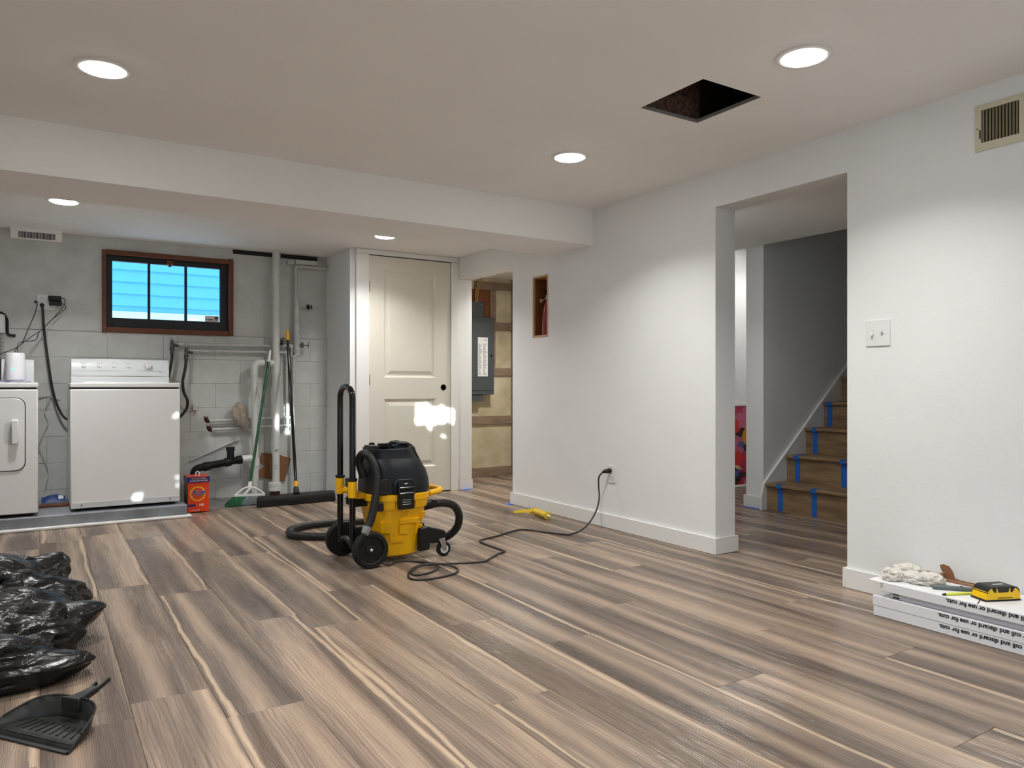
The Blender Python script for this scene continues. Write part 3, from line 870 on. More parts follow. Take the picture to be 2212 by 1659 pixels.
# wall outlets and adapters
def outlet(name, label, cx, cz, wdt, hgt, plane, axis, recept):
    # axis 'y': plate on a wall facing -Y, axis 'x': plate on a wall facing -X
    def P(a, dep, z): return (a, plane - dep, z) if axis == 'y' else (plane - dep, a, z)
    t_ = thing(name, label, 'outlet', P(cx, 0, cz - hgt / 2))
    poly = [P(a, 0.0002, z) for a, z in rrect(cx, cz, wdt / 2, hgt / 2, .006)]
    v_ = Vector(P(0, .006, 0)) - Vector(P(0, 0, 0))
    MB().prism(poly, v_).build('plate', 'white_plastic', t_, bevel=.0015)
    for a, z in recept:
        r_ = MB().prism([P(x, .0062, zz) for x, zz in rrect(a, z, .017, .014, .008)], v_ * .25).build('receptacle', 'white_plastic', t_)
        s_ = MB()
        for q, zo, hh in ((-.0065, .003, .005), (.0065, .003, .005)):
            p0 = P(a + q - .0012, .0077, z + zo - hh); p1 = P(a + q + .0012, .0083, z + zo + hh)
            s_.box(min(p0[0], p1[0]), max(p0[0], p1[0]), min(p0[1], p1[1]), max(p0[1], p1[1]), p0[2], p1[2])
        s_.cyl(P(a, .0077, z - .007), P(a, .0083, z - .007), .0025, n=8)
        s_.build('slots', 'gap_black', r_)
    return t_
outlet('wall_outlet', 'white four socket wall outlet with black adapters plugged in above the dryer', .048, 1.575, .115, .115, YB, 'y', [(.02, 1.60), (.02, 1.552), (.075, 1.60), (.075, 1.552)])
t = thing('power_adapter', 'larger upper black power adapter plugged into the laundry outlet', 'adapter', (.1, 6.56, 1.59))
MB().box(.058, .142, 6.535, 6.5915, 1.588, 1.622).build('body', 'black_plastic', t, bevel=.005)
MB().tube(spline([(.142, 6.56, 1.605), (.162, 6.55, 1.603), (.166, 6.55, 1.575), (.14, 6.54, 1.52), (.08, 6.53, 1.44), (.02, 6.5, 1.365), (-.05, 6.4, 1.30), (-.11, 6.25, 1.235), (-.137, 6.15, 1.19), (-.137, 6.12, 1.174)], 8), .0028, 6).build('cord', 'cable_black', t, smooth=60)
t = thing('power_adapter', 'smaller lower black power adapter plugged into the laundry outlet', 'adapter', (.1, 6.56, 1.555))
MB().box(.066, .146, 6.54, 6.5915, 1.552, 1.584).build('body', 'black_plastic', t, bevel=.005)
MB().tube(spline([(.146, 6.56, 1.568), (.165, 6.55, 1.56), (.17, 6.55, 1.535), (.135, 6.54, 1.495), (.075, 6.53, 1.435), (.03, 6.5, 1.375), (.0, 6.45, 1.34), (-.02, 6.4, 1.28), (-.09, 6.3, 1.262), (-.12, 6.2, 1.24), (-.125, 6.14, 1.174)], 8), .0026, 6).build('cord', 'cable_black', t, smooth=60)
t = thing('wall_cable', 'thin black cable running from the wall to the silver duct', 'cable', (-.02, 6.59, 1.57))
MB().ball((-.02, 6.592, 1.574), (.013, .008, .008), 10, 6).build('grommet', 'black_plastic', t, smooth=60)
MB().tube(spline([(-.018, 6.585, 1.572), (-.01, 6.57, 1.55), (-.03, 6.56, 1.47), (-.07, 6.53, 1.36), (-.11, 6.46, 1.25), (-.19, 6.36, 1.19), (-.30, 6.28, 1.15)], 8), .0028, 6).build('cord', 'cable_black', t, smooth=60)
t = thing('washer_cord', 'thick black power cord hanging from the outlet down behind the washer', 'power cord', (.02, 6.57, 1.545))
MB().cyl((.02, 6.592, 1.552), (.02, 6.555, 1.548), .016, .014, 14).build('plug', 'black_plastic', t, smooth=40)
MB().tube(spline([(.02, 6.56, 1.545), (.025, 6.55, 1.50), (.034, 6.55, 1.35), (.062, 6.55, 1.10), (.082, 6.55, .95), (.105, 6.55, .84), (.145, 6.54, .735), (.19, 6.53, .69), (.26, 6.53, .68)], 8), .0085, 8).build('cord', 'cable_black', t, smooth=60)
t = thing('white_wire', 'thin white wire dangling in the gap between dryer and washer', 'wire', (.02, 6.5, .09))
MB().tube(spline([(-.03, 6.425, .975), (.03, 6.52, .95), (.075, 6.55, .90), (.06, 6.57, .83), (.035, 6.58, .76), (.06, 6.58, .68), (.03, 6.58, .6), (.0, 6.58, .5), (.03, 6.58, .42), (.06, 6.58, .3), (.04, 6.57, .2), (.03, 6.55, .094)], 8), .0028, 6).build('strand', 'pvc', t, smooth=60)
MB().tube(spline([(.0, 6.585, .86), (.05, 6.588, .872), (.1, 6.588, .855), (.14, 6.588, .85)], 6), .002, 6).build('spare_end', 'pvc', t, smooth=60)
t = thing('wood_offcut', 'reddish brown board offcut lying between dryer and washer', 'board', (.09, 6.25, ZP))
MB().box(.0, .178, 6.18, 6.25, ZP + .0005, ZP + .018).build('board', 'window_wood', t, bevel=.002)
t = thing('blue_packet', 'flat blue foil packet with a white label between dryer and washer', 'packet', (.09, 6.3, ZP))
MB().sheet(lambda a, b_: (.015 + .15 * a, 6.29 + .1 * b_, ZP + .02 + .032 * math.sin(a * 3.14) * math.sin(b_ * 3.1) + .012 * noise.noise((a * 5, b_ * 4, 2)) + b_ * .03), 16, 10).add([(.015, 6.29, ZP + .001), (.165, 6.29, ZP + .001), (.165, 6.39, ZP + .001), (.015, 6.39, ZP + .001)], [(3, 2, 1, 0)]).build('pouch', 'packet_blue', t, smooth=60)
MB().obox((.135, 6.318, ZP + .05), (.016, 0, -.003), (0, .004, .013), (0, -.0006, .0002)).build('paper_label', 'paper_white', t)

# ---------------------------------------------------------------- pipes on the laundry wall
t = thing('drain_stack', 'white vertical drain stack with tee fitting beside the window', 'pipe', (1.722, 6.5, .05))
MB().cyl((1.722, 6.5, .12), (1.722, 6.5, 2.104), .0305, n=20).build('stack_pipe', 'pvc', t, smooth=40)
MB().cyl((1.722, 6.5, 1.03), (1.722, 6.5, 1.20), .0375, n=20).cyl((1.722, 6.5, 1.142), (1.63, 6.5, 1.142), .033, n=16).build('tee', 'pvc', t, smooth=40)
MB().lathe((1.712, 6.5, 0), [(.045, .045), (.054, .05), (.054, .075), (.050, .08), (.054, .085), (.054, .115), (.048, .12), (.03, .122)], 24).build('base_coupling', 'pvc', t, smooth=30)
MB().cyl((1.712, 6.5, .0), (1.712, 6.5, .046), .042, n=16).build('rust_stub', 'rust', t, smooth=40)
for z in (.245, .262, .39, .40): MB().obox((1.718, 6.4685, z), (.014, 0, .002), (0, .001, 0), (0, 0, .0014)).build('pen_mark', 'ink', t)
t = thing('branch_pipe', 'white branch pipe with elbow turning down from the drain stack', 'pipe', (1.54, 6.5, .1))
arc = [(1.622, 6.5, 1.142)] + [(1.585 - .045 * math.sin(a), 6.5, 1.097 + .045 * math.cos(a)) for a in [i * math.pi / 16 for i in range(9)]] + [(1.54, 6.5, 1.03)]
MB().tube(arc, .031, 16).build('elbow', 'pvc', t, smooth=50)
MB().cyl((1.54, 6.5, 1.04), (1.552, 6.515, .30), .0265, n=16).build('down_pipe', 'pvc', t, smooth=40)
MB().cyl((1.552, 6.515, .30), (1.555, 6.53, .004), .03, n=16).cyl((1.5525, 6.515, .335), (1.553, 6.515, .27), .036, n=16).build('lower_pipe', 'pvc', t, smooth=40)
def pipe(name, label, pts, r, mat='painted_pipe', fit=(), n=12):
    t_ = thing(name, label, 'pipe', pts[0])
    MB().tube(pts, r, n).build('run', mat, t_, smooth=50)
    for a, b_ in fit: MB().cyl(a, b_, r * 1.5, n=12).build('fitting', mat, t_, smooth=40)
    return t_
yp = 6.565
pipe('water_pipe', 'upper painted water pipe running under the window to the stack', spline([(.935, yp, 1.285), (1.3, yp, 1.289), (1.7, yp, 1.295), (1.865, yp, 1.298)], 3), .011, fit=[((.96, yp, 1.285), (1.0, yp, 1.2855)), ((1.84, yp, 1.298), (1.885, yp, 1.298)), ((1.765, yp, 1.297), (1.80, yp, 1.297))])
pipe('water_pipe', 'lower painted water pipe running under the window to the stack', spline([(1.04, yp, 1.236), (1.4, yp, 1.237), (1.82, yp, 1.238)], 3), .011, fit=[((1.80, yp, 1.238), (1.845, yp, 1.238))])
pipe('water_pipe', 'thin painted vertical pipe dropping left of the push broom handle', [(1.83, yp, 1.238), (1.833, yp, .62)], .010)
pipe('water_pipe', 'thin painted vertical pipe dropping right behind the push broom handle', [(1.876, yp, 1.298), (1.872, yp, .56)], .010, fit=[((1.876, yp, 1.315), (1.876, yp, 1.275))])
pipe('water_pipe', 'upper low painted pipe with a brown elbow behind the hanging rag', [(1.185, yp, .655), (1.87, yp, .672)], .011, fit=[((1.80, yp, .67), (1.85, yp, .671))])
pipe('water_pipe', 'lower low painted pipe with a brown elbow behind the hanging rag', [(1.205, yp, .583), (1.87, yp, .602)], .011, fit=[((1.80, yp, .60), (1.85, yp, .601))])
for p, lab in (((1.172, yp, .655), 'corroded elbow on the upper low pipe'), ((1.192, yp, .583), 'corroded elbow on the lower low pipe')):
    t = thing('pipe_elbow', lab, 'elbow', p)
    MB().tube([(p[0] + .02, p[1], p[2]), (p[0] + .005, p[1], p[2]), (p[0] - .005, p[1] - .01, p[2] + .012), (p[0] - .008, p[1] - .012, p[2] + .035)], .016, 12).build('body', 'rust', t, smooth=50)
    MB().lathe((p[0] - .008, p[1] - .012, p[2] + .033), [(.019, 0), (.019, .012), (.012, .012), (.011, .004), (.0001, .004)], 12).build('collar', 'rag_beige', t, smooth=40)
t = thing('gas_pipe', 'painted vertical pipe with enlarged middle section beside the closet corner', 'pipe', (1.915, 6.53, .02))
MB().tube([(1.905, 6.55, 1.98), (1.907, 6.55, 1.70)], .013, 12).build('upper_run', 'painted_pipe', t, smooth=50)
MB().lathe((1.913, 6.545, 0), [(.014, 1.715), (.026, 1.70), (.028, 1.66), (.027, 1.24), (.02, 1.22), (.012, 1.215)], 16).build('wide_section', 'painted_pipe', t, smooth=40)
MB().tube(spline([(1.93, 6.53, 1.225), (1.90, 6.53, 1.215), (1.885, 6.53, 1.19), (1.883, 6.53, 1.1), (1.884, 6.53, .02)], 6), .012, 12).build('lower_run', 'painted_pipe', t, smooth=50)
MB().tube(spline([(1.905, 6.55, 1.97), (1.91, 6.55, 1.992), (1.94, 6.55, 1.998), (2.198, 6.55, 2.0)], 6), .013, 12).build('top_run', 'painted_pipe', t, smooth=50)
MB().box(1.84, 1.905, 6.56, 6.5985, 2.015, 2.05).build('bracket', 'painted_pipe', t, bevel=.002)
MB().box(1.91, 2.1, 6.555, 6.5985, 2.022, 2.06).build('top_block', 'pvc', t, bevel=.002)
def valve(label, c_, d_, hr, mat, stem=.035):
    t_ = thing('shutoff_valve', label, 'valve', c_)
    c_, d_ = Vector(c_), Vector(d_).normalized()
    MB().cyl(c_ - d_ * .02, c_ + d_ * .012, .013, .011, 12).cyl(c_ - Vector((0, 0, .022)), c_ + Vector((0, 0, .022)), .010, n=12).build('body', mat, t_, smooth=40)
    MB().cyl(c_ + d_ * .01, c_ + d_ * (stem + .003), .005, n=8).build('stem', mat, t_, smooth=40)
    e1 = d_.orthogonal().normalized(); e2 = d_.cross(e1); hc = c_ + d_ * stem
    wh = MB().tube([hc + (e1 * math.cos(a) + e2 * math.sin(a)) * hr * (1 + .12 * math.cos(5 * a)) for a in [i * math.pi / 15 for i in range(30)]], .0038, 6, True)
    for i in range(5):
        a = i * 2 * math.pi / 5; wh.cyl(hc, hc + (e1 * math.cos(a) + e2 * math.sin(a)) * hr, .0028, n=6)
    wh.build('handwheel', mat, t_, smooth=50)
    return t_
valve('dark blue handwheel valve on the pipe stub near the closet corner', (2.02, 6.56, 1.648), (.9, -.45, 0), .017, 'black_plastic', .03)
MB().cyl((1.945, 6.56, 1.648), (2.16, 6.56, 1.648), .006, n=8).build('stub', 'painted_pipe', thing('pipe_stub', 'thin painted stub pipe carrying the dark blue valve', 'pipe', (1.945, 6.56, 1.648)), smooth=40)
valve('dark iron handwheel valve on the enlarged pipe beside the closet corner', (1.955, 6.52, 1.305), (1, -.25, 0), .02, 'dark_steel', .05)
valve('dark iron handwheel valve on the upper water pipe behind the drain stack', (1.785, 6.545, 1.325), (.2, -.9, .35), .026, 'dark_steel', .03)
def tap(label, x, z):
    t_ = thing('hose_tap', label, 'tap', (x, 6.56, z))
    MB().lathe((x, 6.54, 0), [(.013, z - .07), (.018, z - .06), (.018, z - .045), (.012, z - .04), (.014, z - .01), (.010, z + .004), (.010, z + .02)], 14).cyl((x, 6.54, z - .025), (x + .05, 6.563, z - .025), .011, n=10).build('body', 'dark_steel', t_, smooth=40)
    MB().cyl((x, 6.54, z + .02), (x, 6.54, z + .042), .005, n=8).build('stem', 'steel', t_, smooth=40)
    hh = MB(); a = .35
    for s_ in (-1, 1): hh.tube([(x, 6.54, z + .045), (x + s_ * .034 * math.cos(a), 6.54 - s_ * .034 * math.sin(a), z + .043)], [.0045, .006], 8)
    hh.build('cross_handle', 'steel', t_, smooth=40)
tap('left chrome handled hose tap under the window above the washer', .905, 1.30)
tap('right chrome handled hose tap under the window beside the washer', 1.012, 1.245)
def hose(label, pts):
    t_ = thing('fill_hose', label, 'hose', pts[0])
    MB().tube(spline(pts, 8), .0115, 10).build('tube', 'cable_black', t_, smooth=60)
    MB().cyl(pts[0], Vector(pts[0]) - Vector((0, 0, .028)), .015, n=12).build('coupling', 'dark_steel', t_, smooth=40)
hose('short black fill hose dropping behind the washer console', [(.905, 6.54, 1.232), (.905, 6.54, 1.17), (.895, 6.54, 1.10), (.88, 6.54, 1.02), (.86, 6.54, .93), (.84, 6.54, .85)])
hose('long black fill hose curving down beside the washer', [(1.012, 6.54, 1.178), (1.005, 6.53, 1.10), (.985, 6.53, .99), (.992, 6.53, .90), (1.02, 6.53, .83), (1.015, 6.53, .77), (.985, 6.53, .72), (.94, 6.53, .68), (.89, 6.53, .66)])
t = thing('black_drain', 'black plastic drain assembly with clean-out stub above the detergent', 'drain pipe', (1.08, 6.5, .03))
MB().tube(spline([(1.06, 6.48, .10), (1.06, 6.48, .22), (1.075, 6.48, .268), (1.12, 6.48, .285), (1.25, 6.485, .305), (1.42, 6.49, .33)], 6), .030, 16).build('main_run', 'black_plastic', t, smooth=50)
for a, b_, r_ in (((1.13, 6.48, .286), (1.18, 6.482, .293), .037), ((1.30, 6.486, .312), (1.345, 6.487, .318), .037), ((1.40, 6.489, .327), (1.435, 6.49, .332), .036)):
    MB().cyl(a, b_, r_, n=16).build('hub', 'black_plastic', t, smooth=40)
MB().cyl((1.345, 6.485, .325), (1.345, 6.485, .415), .028, n=16).cyl((1.345, 6.485, .405), (1.345, 6.485, .44), .035, n=8).build('cleanout', 'black_plastic', t, smooth=40)
MB().cyl((1.06, 6.48, .14), (1.06, 6.48, .19), .044, n=16).build('trap_nut', 'black_gloss', t, smooth=40)
MB().cyl((1.435, 6.49, .332), (1.515, 6.5, .335), .033, n=16).build('white_coupling', 'pvc', t, smooth=40)
MB().cyl((1.06, 6.48, .004), (1.06, 6.48, .13), .033, n=16).build('standpipe', 'black_plastic', t, smooth=40)
t = thing('brace_bar', 'thin white slanting bar on the wall above the black drain', 'bar', (1.05, 6.585, .335))
MB().bar((1.05, 6.586, .335), (1.425, 6.586, .497), .014, .014, (0, 1, 0)).build('bar', 'pvc', t, bevel=.002)
MB().box(1.41, 1.44, 6.58, 6.599, .48, .515).build('end_clip', 'pvc', t, bevel=.002)
t = thing('junction_box', 'small open electrical box with red wires on the block wall', 'electrical box', (1.085, 6.59, .755))
jb = MB().box(1.07, 1.10, 6.582, 6.599, .745, .79)
jb.build('box', 'painted_pipe', t, bevel=.002)
MB().tube(spline([(1.075, 6.58, .75), (1.04, 6.57, .735), (1.0, 6.56, .745), (.96, 6.56, .80), (.93, 6.56, .88)], 6), .0022, 6).build('wire', 'extinguisher_red', t, smooth=60)
MB().tube(spline([(1.09, 6.58, .75), (1.085, 6.57, .73), (1.07, 6.57, .705)], 6), .0022, 6).build('wire', 'extinguisher_red', t, smooth=60)
t = thing('hanging_rag', 'dirty beige rag draped over the low pipes', 'rag', (1.46, 6.54, .54))
for c_, rx, ry, rz, sd_ in (((1.43, 6.525, .74), .042, .024, .062, 1.3), ((1.458, 6.52, .655), .034, .024, .085, 4.9), ((1.40, 6.528, .70), .03, .02, .07, 7.7)):
    mb_ = MB().ball((0, 0, 0), 1, 36, 26)
    for i, v_ in enumerate(mb_.v):
        n_ = v_.normalized()
        f_ = 1 + .2 * noise.noise(n_ * 2.0 + Vector((sd_, 0, 0))) + .16 * (1 - 2 * abs(noise.noise(Vector((n_.x * 4, n_.y * 4, n_.z * 1.2)) + Vector((0, sd_, 0)))))
        mb_.v[i] = Vector((c_[0] + n_.x * rx * f_ + .015 * (-n_.z), min(c_[1] + n_.y * ry * f_, 6.551), c_[2] + n_.z * rz * f_))
    mb_.build('cloth_fold', 'rag_beige', t, smooth=75)
t = thing('cardboard_scrap', 'torn brown cardboard scrap standing behind the drain stack', 'cardboard', (1.73, 6.57, .1))
MB().prism([(1.60, 6.585, .30), (1.625, 6.585, .37), (1.70, 6.585, .36), (1.76, 6.585, .355), (1.80, 6.585, .335), (1.875, 6.585, .31), (1.82, 6.585, .11), (1.68, 6.585, .14), (1.585, 6.585, .165), (1.605, 6.585, .23), (1.655, 6.585, .255)], (0, .005, 0)).build('sheet', 'cardboard', t)
MB().prism([(1.68, 6.579, .30), (1.73, 6.579, .29), (1.75, 6.579, .17), (1.69, 6.579, .15)], (0, .004, 0)).build('flap', 'cardboard', t)

# ---------------------------------------------------------------- detergent box
t = thing('detergent_box', 'orange laundry detergent powder box with yellow ring logo beside the platform', 'detergent', (1.01, 6.06, .006))
bx0, bx1, by0, by1, bz1 = .934, 1.082, 5.965, 6.13, .268
MB().box(bx0, bx1, by0, by1, .006, bz1 - .042).build('carton', 'detergent_orange', t, bevel=.002)
MB().box(bx0 - .0008, bx0, by0 + .002, by1 - .002, .01, bz1 - .045).build('side_print', 'detergent_side', t)
lid = MB().box(bx0 - .004, bx1 + .004, by0 - .005, by1 + .004, bz1 - .042, bz1).build('lid', 'detergent_blue', t, bevel=.002)
MB().box(bx0 - .002, bx1 + .002, by0 - .003, by1 + .002, bz1, bz1 + .001).build('lid_top', 'detergent_orange', lid)
MB().tube(spline([(1.0, 6.02, bz1), (.998, 6.02, bz1 + .022), (1.01, 6.02, bz1 + .034), (1.022, 6.02, bz1 + .022), (1.02, 6.02, bz1)], 6), .005, 8).build('carry_handle', 'white_plastic', lid, smooth=50)
cxl, czl = 1.003, .142
rg = MB(); nn = 40
for r_, y_ in ((.056, by0 + .0005), (.056, by0 - .0006), (.045, by0 - .0006), (.045, by0 + .0005)):
    rg.v += [Vector((cxl + r_ * math.cos(2 * math.pi * i / nn), y_, czl + r_ * math.sin(2 * math.pi * i / nn))) for i in range(nn)]
for k_ in range(4):
    for i in range(nn):
        a_, b_ = k_ * nn, ((k_ + 1) % 4) * nn
        rg.f.append((a_ + i, a_ + (i + 1) % nn, b_ + (i + 1) % nn, b_ + i))
rg.build('logo_ring', 'detergent_yellow', t)
text('logo_shadow', 'Tide', .058, (cxl - .052, by0 - .0011, czl - .004), (1, 0, .13), (0, 0, 1), 'paper_white', t, shear=.35, bold=.0022)
text('logo_text', 'Tide', .058, (cxl - .052, by0 - .0020, czl - .004), (1, 0, .13), (0, 0, 1), 'detergent_blue', t, shear=.35, bold=.0008)
text('load_count', '180', .024, (1.01, by0 - .0006, .056), (1, 0, 0), (0, 0, 1), 'paper_white', t, bold=.0004)
MB().prism([(x, by0 - .0003, z) for x, z in rrect(.957, .056, .032, .0085, .008)], (0, .0004, 0)).build('blue_band', 'detergent_blue', t)
sp = MB()
for i in range(7): sp.box(.955 + i * .0095, .955 + i * .0095 + R.uniform(.004, .008), by0 - .0006, by0 - .0001, .017, .022)
sp.build('small_print', 'paper_white', t)['kind'] = 'stuff'
text('lid_text', 'ATTACKS EVEN', .0145, (1.01, by0 - .0056, bz1 - .014), (1, 0, 0), (0, 0, 1), 'detergent_yellow', lid, align='CENTER', bold=.0002)
text('lid_text', 'INVISIBLE DIRT & STAINS', .0115, (1.01, by0 - .0056, bz1 - .030), (1, 0, 0), (0, 0, 1), 'paper_white', lid, align='CENTER', bold=.0002)

# ---------------------------------------------------------------- brooms
t = thing('green_broom', 'green handled angle broom with green and grey bristles leaning on the pipes', 'broom', (1.38, 6.1, .006))
hb, ht = Vector((1.417, 6.12, .165)), Vector((1.648, 6.452, 1.16))
MB().cyl(hb, ht, .0115, n=14).build('handle', 'broom_green', t, smooth=40)
dd = (ht - hb).normalized()
MB().tube([ht - dd * .01, ht + dd * .05, ht + dd * .095, ht + dd * .1], [.0128, .0125, .0095, .005], 14).build('grip_tip', 'white_plastic', t, smooth=50)
MB().cyl(hb - dd * .03, hb + dd * .02, .016, .014, 14).build('socket', 'white_plastic', t, smooth=40)
br = MB()
top_arc = [(1.295 + .23 * (i / 16), 6.105, .085 + .062 * math.sin(math.pi * (i / 16)) - .0 * i) for i in range(17)]
br.tube(top_arc, .007, 8)
br.obox((1.41, 6.105, .083), (.118, 0, -.004), (0, .014, 0), (0, 0, .008))
br.bar((1.42, 6.105, .145), (1.365, 6.105, .088), .016, .02, (0, 1, 0)).bar((1.415, 6.105, .14), (1.47, 6.105, .09), .006, .012, (0, 1, 0))
br.build('head_bracket', 'white_plastic', t, smooth=50)
for nm, fr0, fr1, mt, sd_ in (('bristle_outer', 0.0, .42, 'bristle_green', 3), ('bristle_inner', .38, 1.0, 'bristle_grey', 5)):
    bm_ = MB(); rr_ = random.Random(sd_)
    for i in range(420):
        f_ = fr0 + (fr1 - fr0) * rr_.random()
        yy = rr_.uniform(-.02, .02)
        tp = Vector((1.295 + .228 * f_, 6.105 + yy * .5, .08))
        bt = Vector((1.222 + .30 * f_ + rr_.uniform(-.01, .01), 6.09 + yy * 1.9, .0065 + rr_.uniform(0, .012) + .004 * f_))
        bm_.tube([tp, (tp + bt) / 2 + Vector((rr_.uniform(-.006, .006), rr_.uniform(-.006, .006), 0)), bt], [.0017, .0016, .0012], 4)
    o = bm_.build(nm, mt, t, recalc=False); o['kind'] = 'stuff'
t = thing('push_broom', 'long black push broom with yellow tipped handle leaning on the wall', 'push broom', (1.745, 5.97, .0))
prof = [(-.022, 0.0), (-.028, .012), (-.026, .05), (-.016, .078), (.0, .086), (.016, .078), (.026, .05), (.028, .012), (.022, 0.0)]
A_, B_ = Vector((1.437, 5.965, .001)), Vector((2.06, 5.985, .001)); ax_ = (B_ - A_).normalized(); sd2 = Vector((-ax_.y, ax_.x, 0))
def ringp(p, s_): return [p + sd2 * a * s_ + Vector((0, 0, z * (.55 + .45 * s_))) for a, z in prof]
MB().loft([ringp(A_, .75), ringp(A_ + ax_ * .012, 1), ringp(B_ - ax_ * .012, 1), ringp(B_, .75)]).build('rubber_head', 'rubber', t, smooth=45)
MB().bar(A_ + Vector((0, -.029, .02)), B_ + Vector((0, -.029, .02)), .004, .03).build('squeegee_lip', 'black_plastic', t)
h0, h1 = Vector((1.745, 5.975, .085)), Vector((1.805, 6.44, 1.34)); dd = (h1 - h0).normalized()
MB().tube([h0, h0 + dd * .05, h0 + dd * .06], [.026, .02, .014], 14).build('socket', 'black_plastic', t, smooth=50)
MB().cyl(h0 + dd * .055, h0 + dd * .10, .0165, n=14).build('yellow_collar', 'vac_yellow', t, smooth=40)
MB().cyl(h0 + dd * .09, h1, .0125, n=14).build('handle', 'black_gloss', t, smooth=40)
MB().tube([h1 - dd * .005, h1 + dd * .05, h1 + dd * .085, h1 + dd * .095], [.0145, .015, .012, .006], 14).build('yellow_grip', 'vac_yellow', t, smooth=50)

# ---------------------------------------------------------------- wet dry vacuum
VX, VY = 1.66, 3.85
t = thing('wet_dry_vacuum', 'yellow and black wheeled wet dry shop vacuum with tall handle', 'vacuum', (VX, VY, 0))
def sq(hx, hy, z, e=.42, n=40, cx=VX, cy=VY):
    out = []
    for i in range(n):
        a = 2 * math.pi * i / n; ca, sa = math.cos(a), math.sin(a)
        out.append((cx + hx * math.copysign(abs(ca) ** e, ca), cy + hy * math.copysign(abs(sa) ** e, sa), z))
    return out
EX = .66
tank = MB().loft([sq(.110, .110, .028, EX), sq(.120, .120, .036, EX), sq(.146, .146, .20, EX), sq(.168, .168, .325, EX), sq(.178, .178, .330, EX), sq(.184, .184, .336, EX), sq(.186, .186, .366, EX), sq(.180, .180, .370, EX)]).build('tank', 'vac_yellow', t, smooth=35)
def rib(a0, a1, z0_, z1_, dep=.0105):
    n_ = max(3, int((a1 - a0) / 4)); mb_ = MB(); rings = []
    for i in range(n_ + 1):
        an = math.radians(a0 + (a1 - a0) * i / n_); ca, sa = math.cos(an), math.sin(an)
        dx, dy = math.copysign(abs(ca) ** EX, ca), math.copysign(abs(sa) ** EX, sa)
        r0, r1 = .120 + (z0_ - .036) * .166, .120 + (z1_ - .036) * .166
        rings.append([(VX + dx * (r0 - .008), VY + dy * (r0 - .008), z0_), (VX + dx * (r0 + dep), VY + dy * (r0 + dep), z0_ + .003), (VX + dx * (r1 + dep), VY + dy * (r1 + dep), z1_ - .003), (VX + dx * (r1 - .008), VY + dy * (r1 - .008), z1_)])
    mb_.loft(rings).build('tank_rib', 'vac_yellow', tank, smooth=30)
for q in ((-138, -102, .288, .338), (-80, -40, .290, .338), (-135, -112, .16, .222), (-112, -104, .105, .222), (-94, -72, .205, .235), (-94, -86, .15, .205), (-72, -66, .14, .235), (-58, -40, .222, .262), (-58, -44, .15, .19), (-104, -90, .105, .13)): rib(*q)
fh = MB().tube(spline([(VX + .165, VY - .12, .355), (VX + .22, VY - .105, .36), (VX + .262, VY - .06, .362), (VX + .268, VY, .362), (VX + .262, VY + .06, .362), (VX + .22, VY + .105, .36), (VX + .165, VY + .12, .355)], 6), .0165, 10).build('front_handle', 'vac_yellow', t, smooth=60)
def hring(x0_, x1_, hy, z, e_=.62):
    return sq((x1_ - x0_) / 2, hy, z, e_, 40, VX + (x0_ + x1_) / 2, VY)
head = MB().loft([hring(-.176, .180, .178, .3705), hring(-.176, .182, .178, .40), hring(-.172, .178, .174, .44), hring(-.170, .163, .168, .49), hring(-.164, .134, .157, .535), hring(-.156, .116, .144, .552), hring(-.153, .108, .140, .562), hring(-.152, .078, .137, .606), hring(-.147, .072, .132, .611), hring(-.138, .062, .123, .609), hring(-.134, .058, .119, .585)]).build('motor_head', 'head_plastic', t, smooth=28)
tr = MB()
for a in ((-.149, -.10, -.05, .05), (-.04, .04, .10, .128)): tr.box(VX + a[0], VX + a[1], VY + a[2], VY + a[3], .60, .624)
tr.build('tray_rim', 'head_plastic', head, bevel=.004)
MB().prism([(VX + .045, VY - .075, .59), (VX + .065, VY - .075, .622), (VX + .095, VY - .075, .612), (VX + .182, VY - .075, .455), (VX + .165, VY - .075, .44)], (0, .15, 0)).build('hood', 'head_plastic', head, bevel=.01, seg=3)
for y_, e_ in ((-.045, [(VX + .105, VY - .045, .575)]), (.045, [])):
    MB().tube(spline([(VX + .0, VY + y_, .60), (VX + .01, VY + y_, .628), (VX + .06, VY + y_, .626), (VX + .10, VY + y_, .60)] + e_, 5), .013, 8).build('carry_grip', 'black_plastic', head, smooth=60)
MB().lathe((VX - .10, VY + .06, .60), [(.016, 0), (.016, .03), (.012, .034), (.0001, .035)], 16).build('power_knob', 'black_gloss', head, smooth=40)
ar = [(VX - .075, .372), (VX - .075, .43), (VX - .055, .452), (VX + .035, .452), (VX + .055, .43), (VX + .055, .372)]
MB().prism([(x, VY - .187, z) for x, z in ar], (0, .04, 0)).build('latch_housing', 'head_plastic', head, bevel=.005)
lc = MB().box(VX - .056, VX + .036, VY - .208, VY - .182, .292, .432).build('latch', 'black_gloss', t, bevel=.006)
for z in (.405, .375): MB().tube([(VX - .050, VY - .209, z), (VX + .030, VY - .209, z)], .010, 8).build('latch_roll', 'black_gloss', lc, smooth=50)
for z in (.32, .332, .344): MB().box(VX - .034, VX + .014, VY - .2095, VY - .2075, z - .001, z + .001).build('latch_ridge', 'enamel_grey', lc)
for i in range(5): MB().box(VX - .155, VX - .105, VY - .181, VY - .165, .382 + i * .014, .389 + i * .014).build('vent_slot', 'gap_black', head)
MB().box(VX - .16, VX - .10, VY - .1785, VY - .16, .376, .455).build('vent_recess', 'black_plastic', head, bevel=.003)
